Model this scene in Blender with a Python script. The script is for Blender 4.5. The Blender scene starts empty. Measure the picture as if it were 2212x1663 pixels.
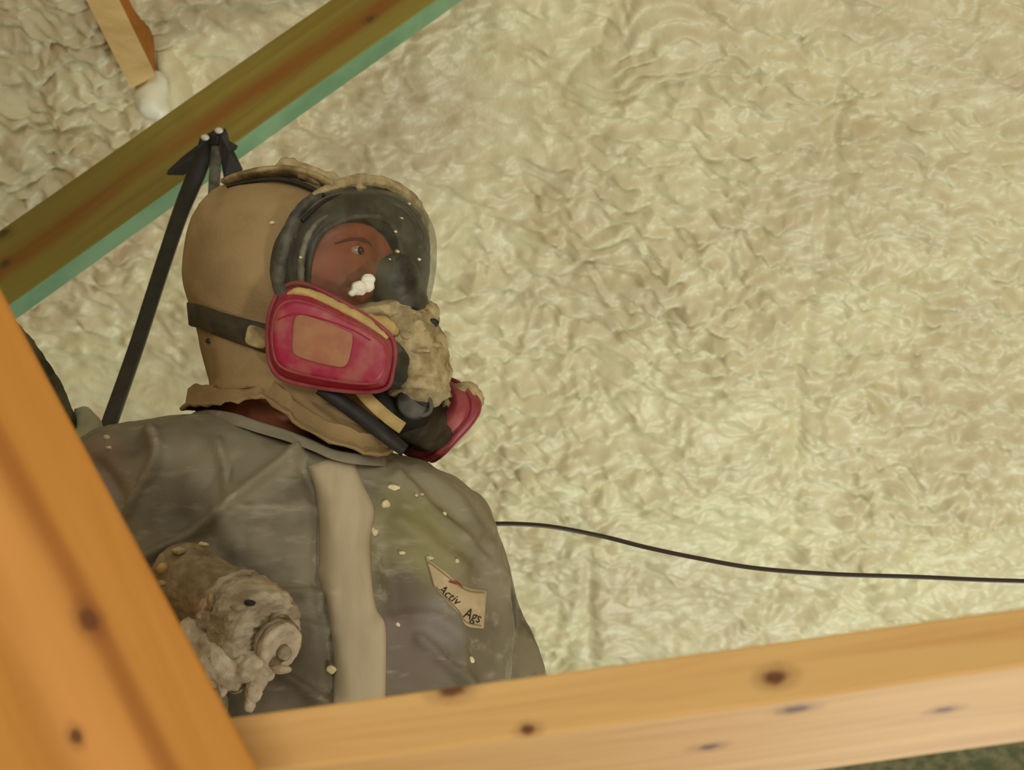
import bpy, bmesh, math, random
import numpy as np
from mathutils import Vector, Matrix
from mathutils.bvhtree import BVHTree

random.seed(4)
rng = np.random.default_rng(11)
SC = bpy.context.scene
COL = SC.collection

# ------------------------------------------------------------------ camera
W_PX, H_PX = 2212.0, 1663.0
CX, CY = W_PX / 2, H_PX / 2
FPX = 4400.0                      # focal length in pixels of the 2212 wide frame
PITCH = math.radians(30)
CAM = np.array([0.0, 0.0, 1.6])
RT = np.array([1.0, 0.0, 0.0])
FW = np.array([0.0, math.cos(PITCH), math.sin(PITCH)])
UP = np.array([0.0, -math.sin(PITCH), math.cos(PITCH)])

cd = bpy.data.cameras.new('camera')
cd.sensor_width = 36.0
cd.lens = FPX * 36.0 / W_PX
cd.clip_start = 0.05
cd.dof.use_dof = True
cd.dof.focus_distance = 2.17
cd.dof.aperture_fstop = 10.0
cam = bpy.data.objects.new('camera', cd)
COL.objects.link(cam)
cam.location = CAM
cam.rotation_euler = (math.pi / 2 + PITCH, 0, 0)
SC.camera = cam

# ------------------------------------------------------------------ light
world = bpy.data.worlds.new('daylight')
SC.world = world
world.use_nodes = True
wb = world.node_tree.nodes['Background']
wb.inputs['Color'].default_value = (1.0, 0.95, 0.80, 1)
wb.inputs['Strength'].default_value = 0.85


def area_light(name, loc, target, size, power, color):
    l = bpy.data.lights.new(name, 'AREA')
    l.shape = 'DISK'
    l.size = size
    l.energy = power
    l.color = color
    o = bpy.data.objects.new(name, l)
    COL.objects.link(o)
    o.location = loc
    d = Vector(target) - Vector(loc)
    o.rotation_euler = d.to_track_quat('-Z', 'Y').to_euler()
    return o


area_light('work_light', (1.15, 3.75, 0.9), (0.1, 2.9, 3.6), 0.4, 52, (0.92, 1.0, 0.92))
area_light('beam_fill', (1.5, 0.9, 0.15), (0.3, 1.3, 2.4), 0.3, 36, (1.0, 0.93, 0.82))  # added lamp, low down, to brighten the underside of the beam
area_light('front_fill', (-1.2, -4.0, 1.6), (-0.1, 2.2, 2.7), 2.0, 105, (1.0, 0.96, 0.84))  # added fill lamp behind the camera, lifts the worker and front faces

SC.view_settings.view_transform = 'Standard'
SC.view_settings.look = 'None'
SC.view_settings.gamma = 1.0
SC.view_settings.use_curve_mapping = False
SC.view_settings.exposure = -0.15

# ------------------------------------------------------------------ geometry helpers
D0 = 2.2                          # distance of the worker
PPM = FPX / D0                    # pixels per metre at the worker


def V(px, py, d):
    """world point seen at a frame position, d metres in front of the camera"""
    return CAM + d * ((px - CX) / FPX * RT - (py - CY) / FPX * UP + FW)


def Wp(a):
    """worker space (x, y in frame units at the worker's distance, z away) to world"""
    a = np.asarray(a, float).reshape(-1, 3)
    d = D0 + a[:, 2] / PPM
    return CAM + d[:, None] * (((a[:, 0] - CX) / FPX)[:, None] * RT - ((a[:, 1] - CY) / FPX)[:, None] * UP + FW)


def Wi(p):
    """world to worker space"""
    p = np.asarray(p, float).reshape(-1, 3) - CAM
    d = p @ FW
    return np.stack([CX + FPX * (p @ RT) / d, CY - FPX * (p @ UP) / d, (d - D0) * PPM], 1)


def nrm(v):
    v = np.asarray(v, float)
    return v / np.linalg.norm(v)


def hash3(ix, iy, iz, seed):
    h = (ix * 374761393 + iy * 668265263 + iz * 2147483647 + seed * 974711) & 0xFFFFFFFF
    h = ((h ^ (h >> 13)) * 1274126177) & 0xFFFFFFFF
    h = ((h ^ (h >> 16)) * 2246822519) & 0xFFFFFFFF
    return ((h ^ (h >> 15)) & 0xFFFFFF) / float(0xFFFFFF)


def vnoise(p, seed=0):
    p = np.asarray(p, float)
    i = np.floor(p).astype(np.int64)
    f = p - i
    f = f * f * f * (f * (f * 6 - 15) + 10)
    r = 0
    for dx in (0, 1):
        for dy in (0, 1):
            for dz in (0, 1):
                w = (f[:, 0] if dx else 1 - f[:, 0]) * (f[:, 1] if dy else 1 - f[:, 1]) * (f[:, 2] if dz else 1 - f[:, 2])
                r = r + w * hash3(i[:, 0] + dx, i[:, 1] + dy, i[:, 2] + dz, seed)
    return r * 2 - 1


def fbm(p, octv=4, seed=0, gain=0.5):
    p = np.asarray(p, float)
    r, a = 0, 1.0
    for k in range(octv):
        r = r + a * vnoise(p * 2 ** k + 17.3 * k, seed + k)
        a *= gain
    return r


def worley(x, y, seed):
    ix, iy = np.floor(x).astype(np.int64), np.floor(y).astype(np.int64)
    best = np.full(x.shape, 9.0)
    for dx in (-1, 0, 1):
        for dy in (-1, 0, 1):
            cx, cy = ix + dx, iy + dy
            jx = hash3(cx, cy, cx * 0, seed)
            jy = hash3(cx, cy, cx * 0 + 5, seed + 1)
            d = (cx + jx - x) ** 2 + (cy + jy - y) ** 2
            best = np.minimum(best, d)
    return np.sqrt(best)


def crom(pts, n, closed=False):
    """n points of a Catmull-Rom curve through pts"""
    p = np.asarray(pts, float)
    m = len(p)
    segs = m if closed else m - 1
    out = []
    for t in np.linspace(0, segs, n, endpoint=not closed):
        k = min(int(t), segs - 1)
        u = t - k
        if closed:
            a, b, c, d = p[(k - 1) % m], p[k % m], p[(k + 1) % m], p[(k + 2) % m]
        else:
            a, b, c, d = p[max(k - 1, 0)], p[k], p[min(k + 1, m - 1)], p[min(k + 2, m - 1)]
        out.append(0.5 * (2 * b + (c - a) * u + (2 * a - 5 * b + 4 * c - d) * u * u + (3 * b - a - 3 * c + d) * u ** 3))
    return np.array(out)


def loft(rings, cap0=True, cap1=True):
    rings = [np.asarray(r, float) for r in rings]
    n = len(rings[0])
    v = np.concatenate(rings)
    f = []
    for k in range(len(rings) - 1):
        for j in range(n):
            f.append((k * n + j, k * n + (j + 1) % n, (k + 1) * n + (j + 1) % n, (k + 1) * n + j))
    ex = []
    if cap0:
        ex.append(rings[0].mean(0)); c = len(v)
        for j in range(n):
            f.append((c, (j + 1) % n, j))
    if cap1:
        c = len(v) + len(ex)
        ex.append(rings[-1].mean(0)); o = (len(rings) - 1) * n
        for j in range(n):
            f.append((c, o + j, o + (j + 1) % n))
    if ex:
        v = np.concatenate([v, np.array(ex)])
    return v, f


def frames(p):
    p = np.asarray(p, float)
    t = np.gradient(p, axis=0)
    t /= np.linalg.norm(t, axis=1)[:, None] + 1e-12
    a = np.array([0, 0, 1.0]) if abs(t[0][2]) < 0.8 else np.array([1.0, 0, 0])
    ns, bs = [], []
    u = nrm(np.cross(t[0], a))
    for k in range(len(p)):
        u = nrm(u - t[k] * (u @ t[k]))
        ns.append(u); bs.append(np.cross(t[k], u))
    return t, np.array(ns), np.array(bs)


def tube(pts, radii, n=14, samples=None, closed=False, round_caps=False):
    p = np.asarray(pts, float)
    r = np.broadcast_to(np.asarray(radii, float), (len(p),)).copy()
    if samples:
        q = np.concatenate([p, r[:, None]], 1)
        q = crom(q, samples, closed)
        p, r = q[:, :3], q[:, 3]
    if round_caps:
        t, _, _ = frames(p)
        pre, post, rp, rq = [], [], [], []
        for s in (0.15, 0.5, 0.85):
            c = math.sqrt(max(0, 1 - (1 - s) ** 2)); w = 1 - s
            pre.append(p[0] - t[0] * r[0] * w); rp.append(r[0] * c)
            post.insert(0, p[-1] + t[-1] * r[-1] * w); rq.insert(0, r[-1] * c)
        p = np.concatenate([pre, p, post]); r = np.concatenate([rp, r, rq])
    t, u, b = frames(p)
    if closed:
        t = np.roll(p, -1, 0) - np.roll(p, 1, 0)
        t /= np.linalg.norm(t, axis=1)[:, None]
        c0 = p.mean(0)
        u = p - c0
        u -= t * np.sum(u * t, 1)[:, None]
        u /= np.linalg.norm(u, axis=1)[:, None]
        b = np.cross(t, u)
    ang = np.linspace(0, 2 * math.pi, n, endpoint=False)
    rings = [p[k] + r[k] * (np.cos(ang)[:, None] * u[k] + np.sin(ang)[:, None] * b[k]) for k in range(len(p))]
    if closed:
        v, f = loft(rings + [rings[0]], False, False)
        m = len(rings) * n
        f = [tuple(i % m for i in q) for q in f]
        return v[:m], f
    return loft(rings)


def ellipsoid(c, ax, nu=24, nv=14, e=2.0):
    """ax: three axis vectors (with length); e > 2 gives a boxier superellipsoid"""
    ax = np.asarray(ax, float)
    if ax.ndim == 1:
        ax = np.diag(ax)
    pw = 2.0 / e
    sg = lambda q: np.sign(q) * np.abs(q) ** pw
    rings = []
    for ph in np.linspace(-math.pi / 2, math.pi / 2, nv + 2)[1:-1]:
        th = np.linspace(0, 2 * math.pi, nu, endpoint=False)
        x = sg(np.cos(ph)) * sg(np.cos(th)); y = sg(np.cos(ph)) * sg(np.sin(th)); z = sg(np.sin(ph)) + 0 * th
        rings.append(np.asarray(c, float) + x[:, None] * ax[0] + y[:, None] * ax[1] + z[:, None] * ax[2])
    v, f = loft(rings)
    v[-2] = np.asarray(c) - ax[2]; v[-1] = np.asarray(c) + ax[2]
    return v, f


def ribbon(pts, wdir, hw, th, samples=40):
    """flat band: wdir = half-width direction(s), th = thickness"""
    p = np.asarray(pts, float)
    w = np.broadcast_to(np.asarray(wdir, float), p.shape)
    h = np.broadcast_to(np.asarray(hw, float), (len(p),))
    q = crom(np.concatenate([p, w, h[:, None]], 1), samples)
    p, w, h = q[:, :3], q[:, 3:6], q[:, 6]
    t = np.gradient(p, axis=0)
    rings = []
    for k in range(len(p)):
        tt = nrm(t[k]); ww = nrm(w[k] - tt * (w[k] @ tt)); nn = np.cross(tt, ww)
        rings.append([p[k] + ww * h[k] + nn * th / 2, p[k] + ww * h[k] * 0.9 + nn * th, p[k] - ww * h[k] * 0.9 + nn * th, p[k] - ww * h[k] + nn * th / 2,
                      p[k] - ww * h[k] * 0.9 - nn * th * 0.2, p[k] + ww * h[k] * 0.9 - nn * th * 0.2])
    return loft(rings)


def merge(parts):
    vs, fs, o = [], [], 0
    for v, f in parts:
        vs.append(np.asarray(v, float)); fs += [tuple(i + o for i in q) for q in f]; o += len(v)
    return np.concatenate(vs), fs


def remesh(parts, voxel, smooth=6, factor=0.5):
    """union of closed shapes as one continuous skin"""
    bm = bmesh.new()
    for v, f in parts:
        vv = [bm.verts.new(tuple(q)) for q in v]
        for q in f:
            try:
                bm.faces.new([vv[i] for i in q])
            except ValueError:
                pass
    bmesh.ops.recalc_face_normals(bm, faces=bm.faces[:])
    me = bpy.data.meshes.new('tmp'); bm.to_mesh(me); bm.free()
    o = bpy.data.objects.new('tmp', me); COL.objects.link(o)
    m = o.modifiers.new('r', 'REMESH'); m.mode = 'VOXEL'; m.voxel_size = voxel; m.adaptivity = 0
    s = o.modifiers.new('s', 'SMOOTH'); s.iterations = smooth; s.factor = factor
    dg = bpy.context.evaluated_depsgraph_get(); dg.update()
    ev = o.evaluated_get(dg); em = ev.to_mesh()
    v = np.empty(len(em.vertices) * 3); em.vertices.foreach_get('co', v)
    f = [tuple(p.vertices) for p in em.polygons]
    ev.to_mesh_clear()
    bpy.data.objects.remove(o); bpy.data.meshes.remove(me)
    return v.reshape(-1, 3), f


def vnormals(v, f):
    v = np.asarray(v, float)
    q = np.array([(a[0], a[1], a[2], a[3] if len(a) > 3 else a[2]) for a in f])
    n = np.cross(v[q[:, 2]] - v[q[:, 0]], v[q[:, 3]] - v[q[:, 1]])
    tri = q[:, 3] == q[:, 2]
    n[tri] = np.cross(v[q[tri, 1]] - v[q[tri, 0]], v[q[tri, 2]] - v[q[tri, 0]])
    out = np.zeros_like(v)
    for k in range(4):
        np.add.at(out, q[:, k], n)
    return out / (np.linalg.norm(out, axis=1)[:, None] + 1e-12)


def roughen(vf, amp, scale, seed=0, octv=3, stretch=(1, 1, 1)):
    v, f = vf
    n = vnormals(v, f)
    return v + n * (amp * fbm(v / scale * np.array(stretch), octv, seed))[:, None], f


def bvh(vf):
    v, f = vf
    return BVHTree.FromPolygons([tuple(q) for q in v], f)


def surf(tree, x, y, default=0.0):
    h = tree.ray_cast(Vector((x, y, -3000)), Vector((0, 0, 1)))
    return h[0].z if h[0] is not None else default


def mk(name, vf, mat, parent=None, smooth=True, world=False, recalc=True, mats=None, midx=None):
    """one mesh object; vf in worker space unless world=True"""
    v, f = vf
    v = np.asarray(v, float) if world else Wp(v)
    base = np.array(ROOT[parent.name]) if parent is not None else v.mean(0) * 0
    me = bpy.data.meshes.new(name)
    me.from_pydata((v - base).tolist(), [], [tuple(int(i) for i in q) for q in f])
    if recalc:
        bm = bmesh.new(); bm.from_mesh(me)
        bmesh.ops.recalc_face_normals(bm, faces=bm.faces[:])
        bm.to_mesh(me); bm.free()
    if smooth:
        me.polygons.foreach_set('use_smooth', [True] * len(me.polygons))
    for m in (mats or [mat]):
        me.materials.append(m)
    if midx is not None:
        me.polygons.foreach_set('material_index', midx)
    me.update()
    o = bpy.data.objects.new(name, me)
    COL.objects.link(o)
    if parent is not None:
        o.parent = parent
        ROOT[o.name] = ROOT[parent.name]
    else:
        ROOT[o.name] = (0, 0, 0)
    return o


ROOT = {}


def thing(name, loc, label, cat, group=None):
    o = bpy.data.objects.new(name, None)
    COL.objects.link(o)
    o.location = tuple(loc)
    o.empty_display_size = 0.1
    o['label'] = label; o['category'] = cat
    if group:
        o['group'] = group
    ROOT[o.name] = tuple(loc)
    return o


def tag(o, label, cat, group=None):
    o['label'] = label; o['category'] = cat
    if group:
        o['group'] = group
    return o


# ------------------------------------------------------------------ materials
def srgb(r, g, b):
    f = lambda c: (c / 255 / 12.92) if c / 255 <= 0.04045 else ((c / 255 + 0.055) / 1.055) ** 2.4
    return (f(r), f(g), f(b), 1)


class NT:
    def __init__(s, name):
        s.m = bpy.data.materials.new(name); s.m.use_nodes = True
        s.t = s.m.node_tree; s.n = s.t.nodes; s.b = s.n['Principled BSDF']
        s.tc = s.n.new('ShaderNodeTexCoord')

    def link(s, a, b):
        s.t.links.new(a, b)

    def noise(s, scale, detail=4, rough=0.55, stretch=None, dist=0.0, src=None):
        n = s.n.new('ShaderNodeTexNoise')
        n.inputs['Scale'].default_value = scale; n.inputs['Detail'].default_value = detail
        n.inputs['Roughness'].default_value = rough; n.inputs['Distortion'].default_value = dist
        src = src or s.tc.outputs['Object']
        if stretch:
            mp = s.n.new('ShaderNodeMapping'); mp.inputs['Scale'].default_value = stretch
            s.link(src, mp.inputs['Vector']); src = mp.outputs['Vector']
        s.link(src, n.inputs['Vector'])
        return n.outputs['Fac']

    def ramp(s, fac, lo, hi, a=0.0, b=1.0):
        r = s.n.new('ShaderNodeMapRange'); r.interpolation_type = 'SMOOTHSTEP'
        r.inputs['From Min'].default_value = lo; r.inputs['From Max'].default_value = hi
        r.inputs['To Min'].default_value = a; r.inputs['To Max'].default_value = b
        s.link(fac, r.inputs['Value'])
        return r.outputs['Result']

    def mix(s, fac, a, b):
        x = s.n.new('ShaderNodeMix'); x.data_type = 'RGBA'
        for sock, val in ((x.inputs[0], fac), (x.inputs[6], a), (x.inputs[7], b)):
            if hasattr(val, 'links') or isinstance(val, bpy.types.NodeSocket):
                s.link(val, sock)
            else:
                sock.default_value = val
        return x.outputs[2]

    def math(s, op, a, b=0.0):
        x = s.n.new('ShaderNodeMath'); x.operation = op
        for i, val in ((0, a), (1, b)):
            if isinstance(val, bpy.types.NodeSocket):
                s.link(val, x.inputs[i])
            else:
                x.inputs[i].default_value = val
        return x.outputs[0]

    def bump(s, h, strength, dist):
        b = s.n.new('ShaderNodeBump'); b.inputs['Strength'].default_value = strength; b.inputs['Distance'].default_value = dist
        s.link(h, b.inputs['Height']); s.link(b.outputs['Normal'], s.b.inputs['Normal'])

    def done(s, col, rough=0.7, spec=0.3):
        if isinstance(col, bpy.types.NodeSocket):
            s.link(col, s.b.inputs['Base Color'])
        else:
            s.b.inputs['Base Color'].default_value = col
        s.b.inputs['Roughness'].default_value = rough
        s.b.inputs['Specular IOR Level'].default_value = spec
        return s.m


def plain(name, c, c2=None, scale=30, rough=0.7, spec=0.3, lo=0.35, hi=0.65, bump=0.0, bscale=200, stretch=None):
    t = NT(name)
    col = c
    if c2:
        col = t.mix(t.ramp(t.noise(scale, stretch=stretch), lo, hi), c, c2)
    if bump:
        t.bump(t.noise(bscale, 3), bump, 0.002)
    return t.done(col, rough, spec)


def wood(name, c, c2, grain=(1.2, 26, 26), knots=(), bands=(), knotcol=srgb(96, 52, 18), rough=0.62, face2=None):
    """knots: (point, radius); bands: (axis index, offset, halfwidth, colour, strength) in object space, x along the board"""
    t = NT(name)
    ob = t.tc.outputs['Object']
    g = t.noise(2.0, 5, 0.6, grain, 0.6)
    g2 = t.noise(1.0, 2, 0.5, (1.5, 9, 9), 0.3)
    col = t.mix(t.ramp(g, 0.38, 0.66), c, c2)
    col = t.mix(t.ramp(g2, 0.35, 0.7, 0, 0.55), col, c2)
    sep = t.n.new('ShaderNodeSeparateXYZ'); t.link(ob, sep.inputs[0])
    for ax, off, hw, bc, st in bands:
        wv = t.noise(1.0, 3, 0.5, (2.2, 0.6, 0.6))
        d = t.math('ABSOLUTE', t.math('ADD', t.math('SUBTRACT', sep.outputs[ax], off), t.math('MULTIPLY', t.math('SUBTRACT', wv, 0.5), hw * 1.6)))
        fac = t.math('MULTIPLY', t.ramp(d, hw * 0.15, hw, st, 0.0), t.ramp(t.noise(1.0, 3, 0.6, (3, 20, 20)), 0.25, 0.6, 0.45, 1.0))
        col = t.mix(fac, col, bc)
    for pt, r in knots:
        s = t.n.new('ShaderNodeVectorMath'); s.operation = 'SUBTRACT'; s.inputs[1].default_value = pt
        t.link(ob, s.inputs[0])
        m = t.n.new('ShaderNodeVectorMath'); m.operation = 'MULTIPLY'; m.inputs[1].default_value = (0.6, 1, 1)
        t.link(s.outputs[0], m.inputs[0])
        l = t.n.new('ShaderNodeVectorMath'); l.operation = 'LENGTH'; t.link(m.outputs[0], l.inputs[0])
        wob = t.math('ADD', l.outputs['Value'], t.math('MULTIPLY', t.math('SUBTRACT', t.noise(90, 2), 0.5), r * 0.9))
        col = t.mix(t.ramp(wob, r * 0.9, r * 2.0, 0.3, 0.0), col, knotcol)
        col = t.mix(t.ramp(wob, r * 0.35, r * 1.05, 0.95, 0.0), col, knotcol)
    t.bump(g, 0.15, 0.002)
    return t.done(col, rough, 0.3)


def foam_mat():
    t = NT('spray_foam')
    big = t.noise(2.6, 4, 0.6)
    mid = t.noise(14, 4, 0.6, (1, 1.6, 1.6))
    col = t.mix(t.ramp(big, 0.36, 0.64), srgb(208, 201, 162), srgb(194, 182, 148))
    col = t.mix(t.ramp(mid, 0.45, 0.72, 0, 0.6), col, srgb(214, 212, 180))
    col = t.mix(t.ramp(t.noise(5.0, 3, 0.6), 0.58, 0.72, 0, 0.5), col, srgb(184, 166, 114))
    t.bump(t.noise(160, 3), 0.3, 0.004)
    return t.done(col, 0.43, 0.48)


M = {}
M['foam'] = foam_mat()
M['foam_bit'] = plain('cured_foam', srgb(222, 214, 178), srgb(196, 184, 140), 60, 0.6, 0.3)
M['foam_tan'] = plain('dusty_foam', srgb(184, 170, 130), srgb(142, 128, 94), 55, 0.75, 0.2, bump=0.5, bscale=260)
M['foam_white'] = plain('white_foam', srgb(232, 234, 220), srgb(216, 214, 190), 20, 0.45, 0.4)
M['greywall'] = plain('grey_board', srgb(120, 118, 92), srgb(84, 90, 66), 40, 0.85, 0.2, bump=0.6, bscale=120)
M['ply'] = plain('plywood', srgb(196, 160, 104), srgb(176, 138, 84), 6, 0.7, 0.3, stretch=(1, 8, 8))
M['concrete'] = plain('concrete', srgb(150, 142, 126), srgb(128, 122, 108), 5, 0.85, 0.2)
M['hood'] = plain('knit_hood', srgb(152, 131, 94), srgb(136, 117, 82), 16, 0.9, 0.1, bump=0.35, bscale=420)
M['hood_hem'] = plain('knit_hem', srgb(162, 128, 80), srgb(140, 108, 64), 40, 0.9, 0.1, bump=0.4, bscale=420)
M['skin'] = plain('skin', srgb(146, 82, 54), srgb(126, 68, 44), 30, 0.5, 0.4)
M['hair'] = plain('brow_hair', srgb(88, 50, 33), None, rough=0.8)
M['eye'] = plain('eye_white', srgb(168, 140, 120), None, rough=0.25, spec=0.5)
M['iris'] = plain('dark_iris', srgb(30, 18, 12), None, rough=0.2, spec=0.5)
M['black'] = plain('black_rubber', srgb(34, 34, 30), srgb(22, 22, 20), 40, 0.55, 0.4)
M['rubber'] = plain('grey_rubber', srgb(92, 92, 82), srgb(54, 54, 46), 45, 0.6, 0.35)
M['rubber_dk'] = plain('dark_seal', srgb(78, 78, 68), srgb(36, 36, 31), 26, 0.5, 0.4)
M['strap_dk'] = plain('dark_strap', srgb(66, 60, 44), srgb(48, 44, 32), 40, 0.7, 0.3)
M['harness'] = plain('dusty_harness', srgb(168, 150, 108), srgb(112, 98, 66), 50, 0.8, 0.2, bump=0.5, bscale=200)
M['tanstrap'] = plain('tan_strap', srgb(190, 172, 118), srgb(168, 148, 98), 40, 0.8, 0.2)
M['magenta'] = plain('magenta_filter', srgb(150, 32, 64), srgb(156, 84, 80), 30, 0.45, 0.35, 0.42, 0.66)
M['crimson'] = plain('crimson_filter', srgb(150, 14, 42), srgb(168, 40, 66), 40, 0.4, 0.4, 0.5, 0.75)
M['pinkdust'] = plain('dusty_pink', srgb(152, 78, 76), srgb(140, 56, 66), 40, 0.6, 0.3)
M['panel'] = plain('filter_label', srgb(164, 122, 90), srgb(158, 106, 84), 45, 0.7, 0.2)
M['yellowfoam'] = plain('yellow_foam', srgb(194, 172, 112), srgb(178, 152, 100), 60, 0.75, 0.2)
M['cable'] = plain('black_cable', srgb(52, 40, 32), None, rough=0.5)
M['glove'] = plain('glove', srgb(150, 140, 112), srgb(104, 96, 76), 50, 0.85, 0.1)
M['boot'] = plain('boot', srgb(60, 50, 40), srgb(80, 70, 52), 40, 0.7, 0.3)
M['screw'] = plain('screw_head', srgb(190, 190, 176), None, rough=0.35, spec=0.6)
M['steel'] = plain('scaffold_steel', srgb(140, 140, 138), srgb(120, 118, 112), 20, 0.4, 0.5)
M['ink'] = plain('black_ink', srgb(46, 40, 30), None, rough=0.8)
M['redink'] = plain('red_ink', srgb(150, 60, 44), None, rough=0.8)
M['label'] = plain('woven_label', srgb(188, 172, 138), srgb(174, 158, 124), 60, 0.8, 0.2)
M['thread'] = plain('label_stitch', srgb(132, 120, 88), None, rough=0.8)


M['flap'] = plain('zip_flap', srgb(184, 172, 144), srgb(168, 157, 130), 9, 0.7, 0.2, stretch=(3, 1, 0.6))


def crust_mat():
    t = NT('foam_crust')
    n = t.noise(48, 5, 0.65, (0.5, 1, 1))
    col = t.mix(t.ramp(n, 0.36, 0.66), srgb(138, 128, 106), srgb(178, 168, 144))
    col = t.mix(t.ramp(t.noise(22, 3), 0.6, 0.75, 0, 0.7), col, srgb(170, 132, 92))
    t.bump(n, 0.7, 0.004)
    return t.done(col, 0.8, 0.2)


M['crust'] = crust_mat()
M['crust_light'] = plain('pale_crust', srgb(196, 186, 162), srgb(166, 154, 130), 50, 0.75, 0.2, bump=0.6, bscale=240)
M['crust_mid'] = plain('brown_crust', srgb(150, 134, 106), srgb(122, 108, 82), 60, 0.85, 0.2, bump=0.6, bscale=260)


def lens_mat():
    t = NT('dusty_visor_lens')
    m = t.m
    out = t.n['Material Output']
    gl = t.b
    gl.inputs['Base Color'].default_value = srgb(128, 126, 106)
    gl.inputs['Roughness'].default_value = 0.22
    gl.inputs['Specular IOR Level'].default_value = 0.5
    tr = t.n.new('ShaderNodeBsdfTransparent')
    tr.inputs['Color'].default_value = (0.93, 0.93, 0.9, 1)
    lw = t.n.new('ShaderNodeLayerWeight'); lw.inputs['Blend'].default_value = 0.35
    dust = t.ramp(t.noise(34, 4, 0.6), 0.45, 0.8, 0.08, 0.30)
    fac = t.math('MINIMUM', t.math('ADD', dust, t.math('MULTIPLY', lw.outputs['Facing'], 0.42)), 0.8)
    mx = t.n.new('ShaderNodeMixShader')
    t.link(fac, mx.inputs[0]); t.link(tr.outputs[0], mx.inputs[1]); t.link(gl.outputs[0], mx.inputs[2])
    t.link(mx.outputs[0], out.inputs['Surface'])
    return m


M['lens'] = lens_mat()

# ------------------------------------------------------------------ the setting: sprayed roof slope, walls, floor
P0, P1 = V(1106, 1500, 4.3), V(1106, 0, 3.2)
SL = nrm(P1 - P0)                       # up the slope, towards and over the camera
SN = nrm(np.cross(RT, SL))
if SN @ (CAM - P0) < 0:
    SN = -SN


def on_roof(px, py):
    r = V(px, py, 1.0) - CAM
    k = ((P0 - CAM) @ SN) / (r @ SN)
    return CAM + k * r


def roof_ab(px, py):
    q = on_roof(px, py) - P0
    return q @ RT, q @ SL


a_lo, a_hi = roof_ab(-80, 1650)[0], roof_ab(2300, 1650)[0]
b_lo, b_hi = -0.06, roof_ab(1106, -60)[1]
ga = np.concatenate([np.arange(-2.46, a_lo - 0.006, 0.012), np.arange(a_lo, a_hi, 0.0031), np.arange(a_hi + 0.006, 2.47, 0.012)])
gb = np.concatenate([np.arange(b_lo, b_hi, 0.0029), np.arange(b_hi + 0.006, 5.6, 0.014)])
A, B = np.meshgrid(ga, gb)
x, y = A.ravel(), B.ravel()
p3 = np.stack([x, y, x * 0], 1)
wx = x + 0.016 * fbm(p3 * 14, 3, 5)
wy = y + 0.016 * fbm(p3 * 14 + 40, 3, 8)


def lumps(s, ar, seed):
    """rounded swellings with soft valleys"""
    gx_, gy_ = wx / (s * ar), wy / s
    ix, iy = np.floor(gx_).astype(np.int64), np.floor(gy_).astype(np.int64)
    acc = np.zeros(gx_.shape)
    for dx in (-1, 0, 1):
        for dy in (-1, 0, 1):
            cx_, cy_ = ix + dx, iy + dy
            jx, jy = hash3(cx_, cy_, cx_ * 0, seed), hash3(cx_, cy_, cx_ * 0 + 5, seed + 1)
            sz = 0.45 + 0.9 * hash3(cx_, cy_, cx_ * 0 + 9, seed + 2)
            d2 = (cx_ + jx - gx_) ** 2 + (cy_ + jy - gy_) ** 2
            acc += sz * np.exp(-d2 * 5.0)
    return acc


def lips(s, ar, seed):
    """thin raised lips"""
    q = np.stack([wx / (s * ar), wy / s, x * 0], 1)
    n = vnoise(q, seed) + 0.45 * vnoise(q * 2.1 + 7, seed + 3)
    return (1 - np.clip(np.abs(n) * 1.5, 0, 1)) ** 1.6


rough_mask = np.clip(0.68 + 0.6 * fbm(p3 * 2.7, 3, 21), 0.22, 1.35)
low = fbm(p3 * np.array([2.2, 3.0, 1]), 3, 31)
h = 0.020 * low + rough_mask * (0.0080 * lumps(0.055, 1.6, 1) + 0.0098 * lumps(0.024, 1.9, 2) + 0.0054 * lumps(0.0125, 1.9, 3) + 0.0056 * lips(0.032, 2.2, 41) + 0.0036 * lips(0.017, 2.2, 51))
h += 0.004 * fbm(p3 * np.array([16, 30, 1]), 3, 71)
for px_s in (1745, 1290, 620, 2380):                      # creases where the foam of two rafter bays meets
    s0 = roof_ab(px_s, 700)[0]
    dx = x - s0 - 0.02 * fbm(p3 * 3 + px_s, 2, 3)
    h -= 0.010 * np.exp(-(dx / 0.016) ** 2) * np.clip(0.6 + fbm(p3 * 4, 2, 9), 0, 1)
# smooth draped swell of foam near the top of the slope
ca, cb = roof_ab(1400, 105)
ea = (x - ca) * 0.86 + (y - cb) * 0.5
eb = -(x - ca) * 0.5 + (y - cb) * 0.86
ea = ea + 0.035 * fbm(p3 * 9, 3, 55); eb = eb + 0.022 * fbm(p3 * 12, 3, 56) + 0.18 * np.abs(ea)
sw = np.clip(1 - (ea / 0.15) ** 2 - (np.where(eb < 0, eb / 0.05, eb / 0.085)) ** 2, 0, 1)
h = h * (1 - 0.7 * np.clip(sw * 3, 0, 1)) + 0.032 * sw ** 0.55 + 0.006 * sw * np.sin(eb * 260 + ea * 30)
ca, cb = roof_ab(1180, 190)                               # flatter field beside it
h = h * (1 - 0.5 * np.exp(-((x - ca) / 0.13) ** 2 - ((y - cb) / 0.12) ** 2))
verts = P0 + x[:, None] * RT + y[:, None] * SL + h[:, None] * (SN - 0.42 * SL)
na, nb = len(ga), len(gb)
idx = np.arange(na * nb).reshape(nb, na)
quads = np.stack([idx[:-1, :-1].ravel(), idx[:-1, 1:].ravel(), idx[1:, 1:].ravel(), idx[1:, :-1].ravel()], 1)
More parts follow.
